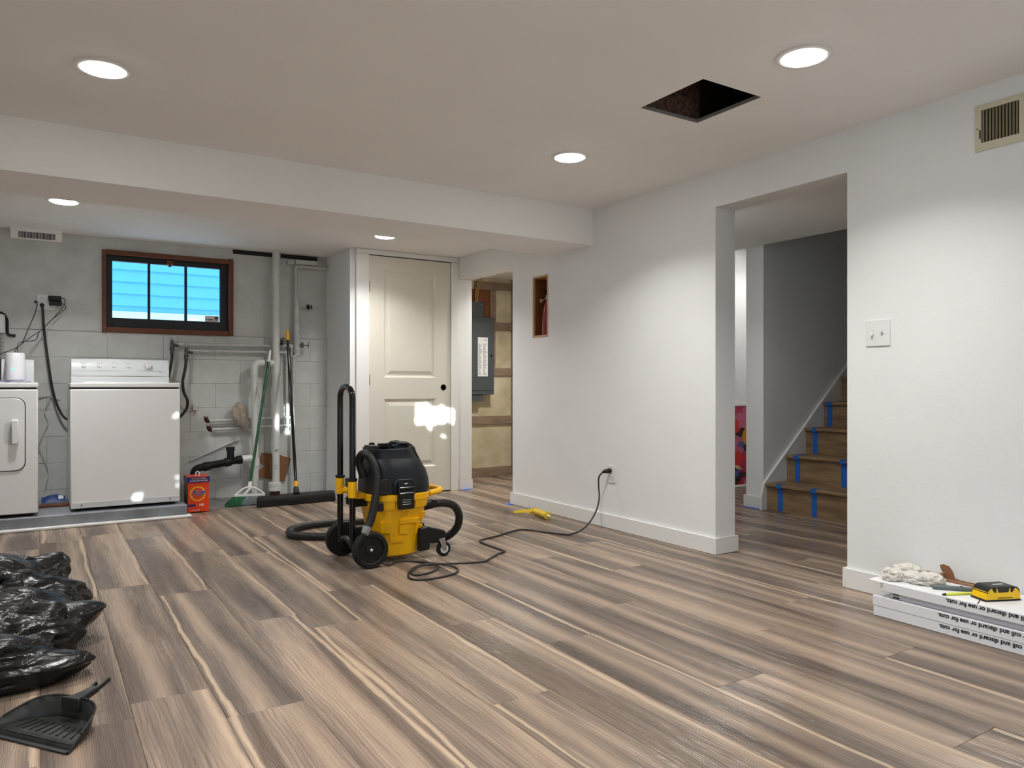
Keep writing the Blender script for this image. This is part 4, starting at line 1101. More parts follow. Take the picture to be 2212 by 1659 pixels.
def wheel(x, y, sgn):
    mb_ = MB().lathe((x, y, .096), [(.055, 0), (.088, .002), (.094, .008), (.0955, .02), (.0955, .032), (.094, .042), (.086, .048), (.072, .048), (.068, .044), (.066, .036)], 40, (0, sgn, 0))
    for i in range(36):
        a = i * math.pi / 18
        r_ = Vector((math.cos(a), 0, math.sin(a))); tg = Vector((-math.sin(a), 0, math.cos(a)))
        mb_.obox(Vector((x, y + sgn * .026, .096)) + r_ * .0953, tg * .0022, Vector((0, .014, 0)) + tg * .002, r_ * .001)
    o = mb_.build('rear_wheel', 'rubber', t, smooth=35)
    hb_ = MB().lathe((x, y, .096), [(.067, .030), (.067, .036), (.060, .034), (.03, .034), (.026, .042), (.018, .044), (.0001, .044)], 32, (0, sgn, 0))
    for i in range(6):
        a = i * math.pi / 3 + .3; r_ = Vector((math.cos(a), 0, math.sin(a)))
        hb_.bar(Vector((x, y + sgn * .036, .096)) + r_ * .02, Vector((x, y + sgn * .036, .096)) + r_ * .062, .006, .008, (0, sgn, 0))
    hb_.build('wheel_hub', 'black_plastic', o, smooth=35)
    MB().lathe((x, y + sgn * .044, .096), [(.0085, 0), (.0085, .004), (.005, .008), (.0001, .009)], 14, (0, sgn, 0)).build('axle_bolt', 'steel', o, smooth=40)
wheel(1.455, 3.695, -1); wheel(1.435, 4.005, 1)
MB().box(1.43, 1.47, 3.70, 4.0, .082, .11).box(1.46, 1.54, 3.74, 3.96, .05, .12).box(1.40, 1.46, 3.765, 3.80, .06, .20).box(1.40, 1.46, 3.955, 3.985, .06, .20).build('rear_frame', 'black_plastic', t, bevel=.006)
MB().tube(spline([(1.41, 3.80, .10), (1.395, 3.83, .12), (1.395, 3.87, .13), (1.395, 3.92, .12), (1.41, 3.95, .10)], 5), .014, 8).build('foot_rail', 'black_plastic', t, smooth=60)
bar = []
for i in range(9):
    a = math.pi * i / 8
    bar.append((1.40, 3.875 + .095 * math.cos(a), .885 + .06 * math.sin(a)))
MB().tube([(1.40, 3.97, .09), (1.40, 3.97, .5), (1.40, 3.97, .8)] + bar + [(1.40, 3.78, .8), (1.40, 3.78, .5), (1.40, 3.78, .09)], .0165, 14).build('push_handle', 'black_gloss', t, smooth=60)
for y in (3.78, 3.97):
    MB().lathe((1.40, y, 0), [(.0168, .355), (.0225, .358), (.0235, .40), (.0225, .443), (.0168, .445)], 18).build('handle_clamp', 'vac_yellow', t, smooth=40)
    MB().lathe((1.40, y, 0), [(.0168, .446), (.026, .447), (.026, .458), (.0168, .46)], 18).build('clamp_nut', 'black_plastic', t, smooth=40)
MB().tube(spline([(1.41, 3.79, .375), (1.43, 3.83, .38), (1.44, 3.875, .38), (1.43, 3.92, .38), (1.41, 3.96, .375)], 5), .016, 8).box(1.43, 1.50, 3.80, 3.95, .345, .372).build('clamp_strap', 'vac_yellow', t, smooth=50)
MB().box(1.42, 1.50, 3.81, 3.94, .30, .344).build('strap_base', 'black_plastic', t, bevel=.006)
MB().box(1.40, 1.44, 3.84, 3.90, .40, .45).build('tool_holder', 'black_plastic', t, bevel=.008)
# accessory hose hooked over the handle side
acc = spline([(1.47, 3.80, .46), (1.445, 3.80, .54), (1.45, 3.77, .585), (1.475, 3.735, .575), (1.495, 3.70, .52), (1.497, 3.68, .44), (1.48, 3.665, .35), (1.455, 3.655, .26), (1.43, 3.65, .215)], 8)
MB().tube(acc, [.021 + .0012 * (i % 2) for i in range(len(acc))], 14).build('side_hose', 'hose_plastic', t, smooth=60)
MB().tube([(1.432, 3.65, .222), (1.418, 3.646, .188), (1.415, 3.645, .184)], [.0225, .021, .017], 16).build('hose_cuff', 'cuff_grey', t, smooth=50)
MB().box(1.49, 1.53, 3.665, 3.70, .29, .335).build('hose_clip', 'black_plastic', t, bevel=.004)
hs = spline([(1.82, 3.85, .268), (1.90, 3.852, .272), (1.985, 3.86, .27), (2.065, 3.885, .24), (2.115, 3.92, .17), (2.115, 3.96, .09), (2.06, 4.01, .035), (1.96, 4.08, .0245), (1.80, 4.22, .0245), (1.62, 4.39, .0245), (1.475, 4.48, .0245), (1.36, 4.57, .0245), (1.325, 4.68, .0245), (1.37, 4.80, .0245), (1.48, 4.88, .0245), (1.66, 4.90, .0245), (1.9, 4.82, .0245), (2.02, 4.72, .0245)], 9)
MB().tube(hs, [.0225 + .0011 * (i % 2) for i in range(len(hs))], 14).build('suction_hose', 'hose_plastic', t, smooth=60)
MB().cyl((1.815, 3.85, .268), (1.875, 3.851, .272), .03, n=18).cyl((1.875, 3.851, .272), (1.90, 3.852, .272), .027, n=18).build('hose_port', 'black_plastic', t, smooth=40)
def caster(x, y, ywall):
    arm = [(1.752, .045), (1.752, .17), (1.80, .178), (1.905, .145), (1.915, .125), (1.905, .105), (1.86, .10), (1.845, .085), (1.83, .10), (1.815, .09), (1.81, .05)]
    MB().prism([(px, y - .022, pz) for px, pz in arm], (0, .044, 0)).build('caster_arm', 'black_plastic', t, bevel=.006)
    o = MB().lathe((x + .02, y - .012, .0415), [(.02, 0), (.036, .0), (.041, .005), (.041, .019), (.036, .024), (.02, .024)], 26, (0, 1, 0)).build('caster_wheel', 'rubber', t, smooth=40)
    MB().lathe((x + .02, y - .0135, .0415), [(.024, 0), (.024, .027), (.0001, .027)], 20, (0, 1, 0)).build('wheel_disc', 'enamel_grey', o, smooth=40)
    fk = MB()
    for s_ in (-1, 1): fk.prism([(x - .015, y + s_ * .016, .10), (x + .02, y + s_ * .016, .10), (x + .033, y + s_ * .016, .04), (x + .02, y + s_ * .016, .03), (x + .008, y + s_ * .016, .04)], (0, s_ * .002, 0))
    fk.box(x - .015, x + .022, y - .018, y + .018, .098, .103).cyl((x, y, .10), (x, y, .118), .008, n=10)
    fk.build('fork', 'steel', t)
caster(1.885, 3.715, -1); caster(1.885, 3.985, 1)
# power cord lying on the floor, up to the outlet
cz = .0058
cord = [(1.50, 3.66, .03), (1.56, 3.655, cz), F(860, 1212, cz), F(910, 1214, cz), F(960, 1220, .0125), F(986, 1227, cz), F(987, 1236, cz), F(960, 1245, cz), F(915, 1252, cz), F(888, 1250, cz), F(882, 1240, cz), F(893, 1227, cz), F(925, 1217, .0125), F(945, 1219, .0125), F(944, 1229, cz), F(925, 1238, cz), F(895, 1242, cz), F(889, 1235, cz), F(905, 1223, .012), F(935, 1219, .020), F(985, 1217, cz), F(1035, 1214, cz), F(1050, 1211, cz), F(1075, 1197, cz), F(1089, 1192, cz), F(1086, 1189, cz), F(1050, 1176, cz), F(1037, 1170, cz), F(1040, 1166, cz), F(1070, 1159, cz), F(1110, 1147, cz), F(1135, 1144, cz), F(1180, 1150, cz), F(1225, 1155, cz), (2.85, 3.80, cz), (2.93, 3.806, .016), (3.0, 3.80, .06), (3.07, 3.811, .135), (3.11, 3.829, .213), (3.13, 3.86, .282), (3.14, 3.868, .345), (3.165, 3.85, .378), (3.185, 3.84, .382)]
MB().tube(spline(cord, 8), .0053, 8).build('power_cord', 'cable_black', t, smooth=60)
MB().tube([(3.158, 3.855, .376), (3.175, 3.846, .382), (3.19, 3.836, .384), (3.208, 3.834, .384)], [.008, .013, .016, .017], 12).build('plug', 'black_plastic', t, smooth=50)

outlet('wall_outlet', 'white duplex wall outlet with the vacuum cord plugged in', 3.822, .362, .072, .115, XW, 'x', [(3.822, .384), (3.822, .338)])

# ---------------------------------------------------------------- flooring cartons by the right wall
BXF = 2.921
def carton(label, z0, z1, x0, y1, extra=True):
    t_ = thing('flooring_carton', label, 'box', ((x0 + XW) / 2, y1 - .78, z0), 0, 'white flooring cartons stacked by the wall')
    MB().box(x0, x0 + .272, y1 - 1.53, y1, z0, z1).build('carton', 'carton_white', t_, bevel=.002)
    MB().box(x0 + .004, x0 + .268, y1 - .001, y1 + .0015, z0 + .004, z1 - .003).build('dark_end', 'gap_black', t_)
    return t_
TXT = 'er cull and discard or use for cuts.'
c1 = carton('bottom white flooring carton of the stack by the wall', .0005, .0415, BXF, 1.806)
text('side_text', TXT, .0226, (BXF - .0004, 1.540, .0275), (0, 1, 0), (0, 0, -1), 'ink', c1, align='RIGHT', bold=.0007)
c2 = carton('middle white flooring carton of the stack by the wall', .042, .083, BXF - .001, 1.809)
text('side_text', TXT, .0226, (BXF - .0014, 1.543, .069), (0, 1, 0), (0, 0, -1), 'ink', c2, align='RIGHT', bold=.0007)
ZT = .146
c3 = thing('flooring_carton', 'opened top white flooring carton carrying the tools and rag', 'box', (3.06, 1.0, .0835), 0, 'white flooring cartons stacked by the wall')
MB().box(BXF + .012, BXF + .262, .28, 1.742, .0835, .112).build('tray', 'carton_inner', c3, bevel=.002)
MB().box(BXF - .004, BXF + .27, .26, 1.775, .1085, ZT).build('lid', 'carton_white', c3, bevel=.002)
MB().box(BXF + .0, BXF + .264, 1.7745, 1.7765, .112, ZT - .003).build('dark_end', 'gap_black', c3)
fl = MB().obox((BXF + .10, 1.792, ZT - .001), (.11, 0, 0), (0, .03, .001), (0, 0, .001)).build('end_flap', 'carton_white', c3)
bc = MB().box(BXF + .0112, BXF + .012, 1.70, 1.73, .086, .108).build('barcode_label', 'paper_white', c3)
bb = MB()
for z0_, z1_ in ((.0865, .093), (.1005, .1072)): bb.box(BXF + .0106, BXF + .0112, 1.701, 1.729, z0_, z1_)
for i in range(7): bb.box(BXF + .0106, BXF + .0112, 1.703 + i * .0036, 1.7045 + i * .0036, .0945, .099)
bb.build('barcode_print', 'ink', bc)['kind'] = 'stuff'
text('side_text', TXT, .0226, (BXF - .0044, 1.512, .1325), (0, 1, 0), (0, 0, -1), 'ink', c3, align='RIGHT', bold=.0007)
MB().add([(BXF - .003, 1.40, ZT + .0004), (BXF + .085, 1.43, ZT + .0004), (BXF + .086, 1.426, ZT + .0004), (BXF - .003, 1.396, ZT + .0004)], [(0, 1, 2, 3)]).build('slit', 'gap_black', c3)

# stud finder
fa = Vector(F(2129, 1301, ZT)); fb = Vector(F(2206, 1297, ZT)); fc = Vector(F(2108, 1287, ZT))
ex = (fb - fa); wl_ = ex.length; ex.normalize(); ey = Vector((-ex.y, ex.x, 0))
if ey.dot(fc - fa) < 0: ey = -ey
dp = .075
t = thing('stud_finder', 'yellow and black stud finder lying on the top flooring carton', 'stud finder', fa + ex * wl_ / 2 + ey * dp / 2)
def fp(a, b_, z): return fa + ex * a * wl_ + ey * b_ * dp + Vector((0, 0, z))
MB().prism([fp(0, 0, .0005), fp(1, 0, .0005), fp(1, 1, .0005), fp(0, 1, .0005)], (0, 0, .006)).build('base', 'black_plastic', t, bevel=.002)
sil = [(0.02, .006), (.98, .006), (.98, .022), (.955, .030), (.93, .040), (.87, .048), (.80, .050), (.2, .050), (.11, .046), (.06, .036), (.045, .028), (.02, .022)]
MB().prism([fp(a, .005, z) for a, z in sil], ey * dp * .93).build('body', 'finder_yellow', t, bevel=.002)
arch = [(.05, .029), (.07, .037), (.12, .0475), (.2, .0515), (.80, .0515), (.88, .049), (.935, .041), (.952, .031)]
top = MB()
o0 = len(top.v)
for a, z in arch: top.v += [fp(a, -.01, z), fp(a, .94, z), fp(a, .94, z + .0025), fp(a, -.01, z + .0025)]
for i in range(len(arch) - 1):
    for k_ in range(4):
        k2 = (k_ + 1) % 4
        top.f.append((i * 4 + k_, i * 4 + k2, i * 4 + 4 + k2, i * 4 + 4 + k_))
top.f += [(0, 1, 2, 3), tuple(len(arch) * 4 - 4 + k_ for k_ in range(4))]
top.build('top_cover', 'black_plastic', t)
MB().prism([fp(.36, -.006, .033), fp(.64, -.006, .033), fp(.67, -.006, .05), fp(.33, -.006, .05)], ey * .001).build('front_button', 'black_gloss', t)
for q in ((.22, .26, .30, .30, .18), (.78, .74, .70, .70, .82)):
    MB().prism([fp(q[0], -.006, .038), fp(q[1], -.006, .033), fp(q[2], -.006, .033), fp(q[3], -.006, .05), fp(q[4], -.006, .05)], ey * .001).build('grip_inlay', 'black_plastic', t)
MB().prism([fp(.4, .4, .0541), fp(.7, .4, .0541), fp(.7, .55, .0541), fp(.4, .55, .0541)], (0, 0, .0006)).build('top_label', 'enamel_grey', t)
text('brand_text', 'FRANKLIN SENSORS', .0068, fp(.55, -.001, .0125), ex, (0, 0, 1), 'ink', t, align='CENTER', bold=.0001)

# pencil, knife, cardboard scrap and rag on the carton
p0 = Vector(F(2036, 1284, ZT + .005)); p1 = Vector(F(2118, 1280, ZT + .005)); dd = (p1 - p0).normalized()
t = thing('marking_pencil', 'lime yellow flat pencil lying beside the stud finder', 'pencil', (p0 + p1) / 2 - Vector((0, 0, .004)))
MB().bar(p0 + dd * .012, p1, .012, .008).build('shaft', 'pencil_lime', t, bevel=.002)
MB().tube([p0 - dd * .002, p0 + dd * .004, p0 + dd * .013], [.0022, .004, .0055], 8).build('lead_tip', 'graphite', t, smooth=50)
k0 = Vector(F(2013, 1267, ZT + .008)); k1 = Vector(F(2104, 1274, ZT + .008)); dd = (k1 - k0).normalized(); sdv = Vector((-dd.y, dd.x, 0))
t = thing('utility_knife', 'grey utility knife lying between the rag and the stud finder', 'knife', (k0 + k1) / 2 - Vector((0, 0, .008)))
ln_ = (k1 - k0).length
kp = [(0, -.006), (.02, -.012), (.25, -.014), (.6, -.012), (.95, -.008), (1, -.002), (1, .006), (.9, .009), (.5, .012), (.15, .012), (0, .006)]
MB().prism([k0 + dd * a * ln_ + sdv * b_ - Vector((0, 0, .0075)) for a, b_ in kp], (0, 0, .015)).build('handle', 'knife_grey', t, bevel=.004)
MB().bar(k0 + dd * ln_ * .5 + Vector((0, 0, .0078)), k0 + dd * ln_ * .68 + Vector((0, 0, .0078)), .004, .001).build('slide_slot', 'gap_black', t)
MB().bar(k0 + dd * ln_ * .68 + Vector((0, 0, .009)), k0 + dd * ln_ * .74 + Vector((0, 0, .009)), .007, .004).build('slide_button', 'panel_grey', t)
t = thing('cardboard_strip', 'folded brown cardboard strip with a raised curved flap against the wall', 'cardboard', (3.165, 1.55, ZT))
sy = [WX(2112, 1275, 3.175), WX(2075, 1262, 3.175), WX(2062, 1250, 3.175), WX(2058, 1236, 3.175), WX(2050, 1224, 3.175), WX(2038, 1219, 3.175), WX(2030, 1220, 3.175), WX(2032, 1228, 3.175), WX(2038, 1240, 3.175)]
sy = [(p[0], p[1], max(p[2], ZT + .008)) for p in sy]
low = [(3.175, sy[-1][1] + .002, ZT + .004), (3.175, sy[0][1], ZT + .004)]
MB().prism([Vector(p) for p in sy] + [Vector(p) for p in low], (.004, 0, 0)).build('flap', 'cardboard', t)
q0 = WX(2008, 1232, 3.15); q1 = WX(2036, 1252, 3.15)
MB().box(3.125, 3.13, q1[1], q0[1], ZT + .001, ZT + .033).box(3.13, 3.172, q1[1] + .002, q1[1] + .006, ZT + .0005, ZT + .03).build('folded_end', 'cardboard_grey', t)
MB().box(3.14, 3.174, 1.42, sy[-1][1], ZT + .001, ZT + .0035).build('strip', 'cardboard', t)
t = thing('work_rag', 'crumpled white cotton rag lying on the end of the top carton', 'rag', (3.03, 1.70, ZT))
def rag_blob(c_, rx, ry, rz, seed, name):
    mb_ = MB(); nu, nv = 44, 26
    mb_.ball((0, 0, 0), 1, nu, nv)
    for i, v_ in enumerate(mb_.v):
        n_ = v_.normalized()
        f_ = 1 + .25 * noise.noise(n_ * 1.8 + Vector((seed, 0, 0))) + .30 * (.5 - 2 * abs(noise.noise(Vector((n_.x * 3.2 + n_.y * 2, n_.y * 1.2, n_.z * 3.5)) + Vector((0, seed, 0))))) + .10 * (.5 - 2 * abs(noise.noise(Vector((n_.x * 8, n_.y * 3, n_.z * 8)) + Vector((0, 0, seed)))))
        p = Vector((n_.x * rx * f_, n_.y * ry * f_, n_.z * rz * f_))
        p.z = max(p.z, -rz * .55)
        mb_.v[i] = Vector(c_) + p + Vector((0, 0, rz * .55 + .0008))
    return mb_.build(name, 'rag_white', t, smooth=80)
rag_blob((3.07, 1.745, ZT), .05, .055, .036, 2.1, 'cloth_fold')
rag_blob((3.02, 1.69, ZT), .038, .075, .026, 5.7, 'cloth_fold')
rag_blob((3.085, 1.66, ZT), .03, .055, .024, 9.3, 'cloth_fold')
rag_blob((2.975, 1.76, ZT), .03, .035, .030, 4.4, 'cloth_fold')
for i in range(14):
    a = Vector((2.958 + R.uniform(-.01, .02), 1.79 + R.uniform(-.02, .01), ZT + R.uniform(.002, .03)))
    MB().tube([a, a + Vector((-.012, .012, -.003)) + Vector((R.uniform(-.006, .006), R.uniform(-.006, .006), 0))], .0007, 4).build('frayed_thread', 'rag_white', t)

# ---------------------------------------------------------------- caulk gun on the floor
g0 = Vector(F(1157, 1104, .028)); g1 = Vector(F(1183, 1114, .028)); dd = (g1 - g0).normalized(); sdv = Vector((-dd.y, dd.x, 0))
t = thing('caulk_gun', 'yellow metal caulking gun lying by the baseboard', 'caulk gun', (g0 + g1) / 2 - Vector((0, 0, .028)))
MB().lathe(g0, [(.024, -.002), (.0265, 0), (.0265, .012), (.024, .013)], 18, dd).lathe(g1 - dd * .012, [(.024, 0), (.027, .002), (.027, .012), (.012, .013), (.0001, .013)], 18, dd).build('end_caps', 'tool_yellow', t, smooth=40)
MB().prism([g0 + sdv * math.cos(a) * .0265 + Vector((0, 0, math.sin(a) * .0265)) for a in [math.pi + i * math.pi / 8 for i in range(9)]] + [g0 + sdv * math.cos(a) * .0245 + Vector((0, 0, math.sin(a) * .0245)) for a in [2 * math.pi - i * math.pi / 8 for i in range(9)]], g1 - g0).build('cradle', 'tool_yellow', t, smooth=40)
MB().cyl(g0 + dd * .01, g1 - dd * .012, .0225, n=18).build('cartridge', 'tool_yellow', t, smooth=40)
MB().tube([g1, g1 + dd * .012, g1 + dd * .05], [.010, .008, .003], 12).build('nozzle', 'white_plastic', t, smooth=50)
hb = g0 - dd * .02
he = Vector(F(1109, 1106, .012)); hd_ = (he - hb).normalized()
MB().prism([hb + Vector((0, 0, .012)), hb - dd * .03 + Vector((0, 0, .012)), he + Vector((0, 0, .009)), he + Vector((0, 0, -.011)), hb + hd_ * .06 + Vector((0, 0, -.012)), hb + Vector((0, 0, -.018))], sdv * .012).build('handle', 'tool_yellow', t, bevel=.002)
MB().tube(spline([hb + sdv * .006 + Vector((0, 0, .004)), hb + hd_ * .03 - dd * -.02 + Vector((0, 0, .0)), hb + hd_ * .055 + dd * .025 + Vector((0, 0, -.012)), hb + hd_ * .062 + dd * .03 + Vector((0, 0, -.019))], 5), .006, 8).build('trigger', 'tool_yellow', t, smooth=60)
MB().cyl(hb - dd * .09 + Vector((0, 0, .012)), g0 + dd * .01 + Vector((0, 0, .0)), .0038, n=8).tube([hb - dd * .09 + Vector((0, 0, .012)), hb - dd * .095 + Vector((0, 0, .03))], .0038, 8).build('plunger_rod', 'steel', t, smooth=50)
MB().bar(hb - dd * .02 + Vector((0, 0, .022)), hb + dd * .015 + Vector((0, 0, .030)), .014, .004).build('release_lever', 'steel', t)

# ---------------------------------------------------------------- garbage bags and dustpan
t = thing('garbage_bag', 'crumpled black plastic garbage bag lying on the floor behind the dustpan', 'garbage bag', (-.25, 3.2, 0))
def bag_fold(c_, rx, ry, rz, seed, tips):
    # crumpled film: straight creases of random direction at several sizes
    rb = random.Random(int(seed * 10)); t_ = MB(); nu, nv = 190, 110
    waves = []
    for k_ in range(30):
        fr = rb.uniform(.5, 1.2) if k_ < 9 else (rb.uniform(1.4, 2.6) if k_ < 19 else rb.uniform(3.0, 5.0))
        d_ = Vector((rb.gauss(0, .55), rb.gauss(0, 1), rb.gauss(0, 1))).normalized()
        waves.append((d_ * fr, rb.random(), (.085 if k_ < 9 else (.055 if k_ < 19 else .05)) / fr))
    t_.ball((0, 0, 0), 1, nu, nv)
    for i, v_ in enumerate(t_.v):
        q = v_.normalized()
        wq = q + Vector((noise.noise(q * 2 + Vector((seed, 0, 0))), noise.noise(q * 2 + Vector((0, seed, 0))), noise.noise(q * 2 + Vector((0, 0, seed))))) * .12
        f_ = 1 + .14 * noise.noise(q * 1.2 + Vector((seed, 3, 0)))
        for kd, ph, am in waves:
            f_ += am * (abs(((kd.dot(wq) + ph) % 1.0) * 2 - 1) - .5)
        p = Vector((q.x * rx * f_, q.y * ry * f_, q.z * rz * f_))
        for d_, ln2, wd in tips:
            dv = Vector(d_).normalized(); g_ = q.dot(dv)
            if g_ > wd: p += dv * ln2 * ((g_ - wd) / (1 - wd)) ** 1.1
        t_.v[i] = Vector((c_[0] + p.x, c_[1] + p.y, max(p.z + rz * .5, 0) + .0008))
    t_.build('bag_fold', 'bag_black', t, smooth=60)
bag_fold((-.22, 3.58, 0), .36, .26, .185, 3.3, [((.9, .45, .55), .10, .93), ((.95, -.2, .2), .04, .93)])
bag_fold((-.20, 3.16, 0), .33, .25, .135, 5.9, [((.97, .1, .25), .10, .94), ((.8, -.3, .8), .05, .95)])
bag_fold((-.26, 2.87, 0), .34, .20, .110, 8.1, [((.9, .5, .4), .07, .93), ((.95, -.3, .1), .05, .94)])

A0 = Vector((.063, 2.228, 0)); fb_ = Vector((-.60, .80, 0)); fa_ = Vector((.80, .60, 0))
t = thing('dustpan', 'dusty black plastic dustpan with upturned handle lying on the planks', 'dustpan', A0 + fb_ * .16 + fa_ * .1)
def dp_(a, b_, z): return A0 + fb_ * b_ + fa_ * a + Vector((0, 0, z))
half = [(0, 0), (.05, .023), (.095, .047), (.122, .068), (.140, .096), (.149, .130)]
outl = half + [(.151, .165)] + [(a, .33 - b_) for a, b_ in half[::-1]]
mb = MB(); n_ = len(outl)
lo_ = [dp_(a, b_, .0012 + .05 * a) for a, b_ in outl]
cen = (.06, .165)
def outw(a, b_, k_): return (a + (a - cen[0]) * k_ * (1 if a > .06 else 0), b_ + (b_ - cen[1]) * k_)
hi_ = [dp_(*outw(a, b_, .10 * min(1, a / .1)), .003 + .058 * min(1, (a / .13)) ** .8) for a, b_ in outl]
mb.v += lo_ + hi_
for i in range(n_ - 1): mb.f.append((i, i + 1, n_ + i + 1, n_ + i))
for i in range(n_ // 2): mb.f.append((i, i + 1, n_ - 2 - i, n_ - 1 - i) if i + 1 != n_ - 2 - i else (i, i + 1, n_ - 1 - i))
o = mb.build('pan', 'pan_black', t, smooth=32)
md = o.modifiers.new('thickness', 'SOLIDIFY'); md.thickness = .003; md.offset = 0
o.location.z += .0015
rim = [h_ + Vector((0, 0, .0015)) for h_ in hi_[1:-1]]
MB().tube(spline(rim, 4), .0034, 6).build('rim', 'pan_black', t, smooth=60)
for k_ in range(9):
    b_ = .165 + (k_ - 4) * .023
    MB().bar(dp_(.055, b_ + (k_ - 4) * .003, .0075), dp_(.105, b_ - (k_ - 4) * .002, .010), .003, .0035).build('ridge', 'pan_black', t)
MB().bar(dp_(.004, .008, .0035), dp_(.004, .322, .0035), .012, .004).build('front_lip', 'pan_black', t)
MB().bar(dp_(.034, .03, .0065), dp_(.034, .30, .0065), .004, .0022).build('step_line', 'pan_black', t)
h0_, h1_ = dp_(.148, .165, .052), dp_(.226, .172, .062)
hdv = (h1_ - h0_).normalized(); hs_ = hdv.cross(Vector((0, 0, 1))).normalized()
MB().loft([[h0_ + hdv * a + hs_ * x * w_ + Vector((0, 0, z * h_)) for x, z in ((-1, -1), (1, -1), (1, 1), (-1, 1))] for a, w_, h_ in ((-.012, .032, .02), (.012, .020, .013), (.05, .0145, .0095), (.08, .0145, .008))]).build('handle', 'pan_black', t, bevel=.003)
for s_ in (-1, 1): MB().bar(h0_ + hdv * .072 + hs_ * s_ * .0105, h0_ + hdv * (.108 + .014 * s_) + hs_ * s_ * .0105 + Vector((0, 0, .008)), .0065, .013).build('hook_prong', 'pan_black', t, bevel=.002)

# ---------------------------------------------------------------- right wall fittings
t = thing('wall_vent', 'cream metal air register high on the right wall', 'vent', (XW, 1.37, 1.9))
y0_, y1_, z0_, z1_ = 1.19, 1.548, 1.897, 2.083
vb = MB().box(XW - .007, XW - .0005, y0_, y1_, z0_, z0_ + .031).box(XW - .007, XW - .0005, y0_, y1_, z1_ - .024, z1_)
for a, b_ in ((y0_, y0_ + .024), (y1_ - .024, y1_), (1.364, 1.386)): vb.box(XW - .007, XW - .0005, a, b_, z0_ + .031, z1_ - .024)
vb.build('frame', 'vent_cream', t)
MB().box(XW - .0012, XW - .0004, y0_ + .02, y1_ - .02, z0_ + .025, z1_ - .02).build('dark_throat', 'gap_black', t)
for s0, s1 in ((1.388, 1.523), (1.216, 1.362)):
    n_ = 11
    for i in range(n_):
        y = s0 + (s1 - s0) * (i + .5) / n_
        MB().obox((XW - .004, y, (z0_ + z1_) / 2 + .003), (.0025, .0045, 0), (.0006, -.0003, 0), (0, 0, .0645)).build('slat', 'vent_slat', t)
MB().cyl((XW - .007, 1.537, 1.987), (XW - .0095, 1.537, 1.987), .004, n=12).build('screw', 'vent_slat', t, smooth=40)
MB().box(XW - .011, XW - .007, 1.5255, 1.529, 1.945, 1.98).build('lever', 'gap_black', t)

t = thing('switch_plate', 'white double toggle light switch plate beside the stair opening', 'light switch', (XW, 1.965, 1.13))
yc_, zc_ = 1.964, 1.189
MB().prism([(XW - .0003, y, z) for y, z in rrect(yc_, zc_, .058, .060, .004)], (-.006, 0, 0)).build('plate', 'white_plastic', t, bevel=.002)
for y, up_ in ((yc_ + .023, -1), (yc_ - .023, 1)):
    tg = MB().obox((XW - .012, y, zc_ + up_ * .004), (.008, 0, -up_ * .004), (0, .0048, 0), (0, 0, .0055)).build('toggle', 'white_plastic', t, bevel=.001)
    MB().box(XW - .0066, XW - .006, y - .0055, y + .0055, zc_ - .012, zc_ + .012).build('toggle_slot', 'enamel_grey', t)
    for z in (zc_ + .03, zc_ - .03): MB().cyl((XW - .006, y, z), (XW - .0072, y, z), .0028, n=10).build('screw', 'white_plastic', t, smooth=40)

nb_ = struct('trim_niche', 'pine lined wall niche holding a fire extinguisher', (XW, 4.66, NZ0))
for a in ((XW - .003, XB - .03, NY0, NY0 + .013, NZ0, NZ1), (XW - .003, XB - .03, NY1 - .013, NY1, NZ0, NZ1), (XW - .003, XB - .03, NY0 + .013, NY1 - .013, NZ0, NZ0 + .016), (XW - .003, XB - .03, NY0 + .013, NY1 - .013, NZ1 - .014, NZ1)):
    MB().box(*a).build('niche_board', 'niche_pine', nb_)
MB().box(XB - .032, XB - .001, NY0, NY1, NZ0, NZ1).build('niche_back', 'plywood_brown', nb_)
for i in range(2):
    MB().box(XW + .012, XB - .032, (NY0 + .0132, NY1 - .0152)[i], (NY0 + .0152, NY1 - .0132)[i], NZ0 + .017, NZ1 - .015).build('niche_lining', 'plywood_brown', nb_)
ec = (XW + .060, 4.652, NZ0 + .0165)
t = thing('fire_extinguisher', 'slim red fire extinguisher standing inside the wall niche', 'extinguisher', ec)
MB().lathe(ec, [(.0001, 0), (.042, 0), (.045, .006), (.044, .10), (.040, .17), (.030, .22), (.018, .25), (.013, .265), (.013, .275)], 28).build('cylinder', 'extinguisher_red', t, smooth=40)
MB().cyl((ec[0], ec[1], ec[2] + .273), (ec[0], ec[1], ec[2] + .305), .014, n=14).build('valve', 'steel', t, smooth=40)
MB().bar((ec[0] - .04, ec[1] + .005, ec[2] + .31), (ec[0] + .02, ec[1], ec[2] + .312), .014, .006).bar((ec[0] - .045, ec[1] + .005, ec[2] + .345), (ec[0] + .01, ec[1], ec[2] + .315), .014, .005).build('lever', 'black_plastic', t)
pr = (ec[0] - .03, ec[1] + .045, ec[2] + .265)
MB().tube([(pr[0], pr[1] + .014 * math.cos(a), pr[2] + .011 * math.sin(a)) for a in [i * math.pi / 9 for i in range(18)]], .002, 6, True).cyl((pr[0], pr[1] - .014, pr[2]), (ec[0], ec[1], ec[2] + .29), .0018, n=6).build('pull_pin', 'white_plastic', t, smooth=60)

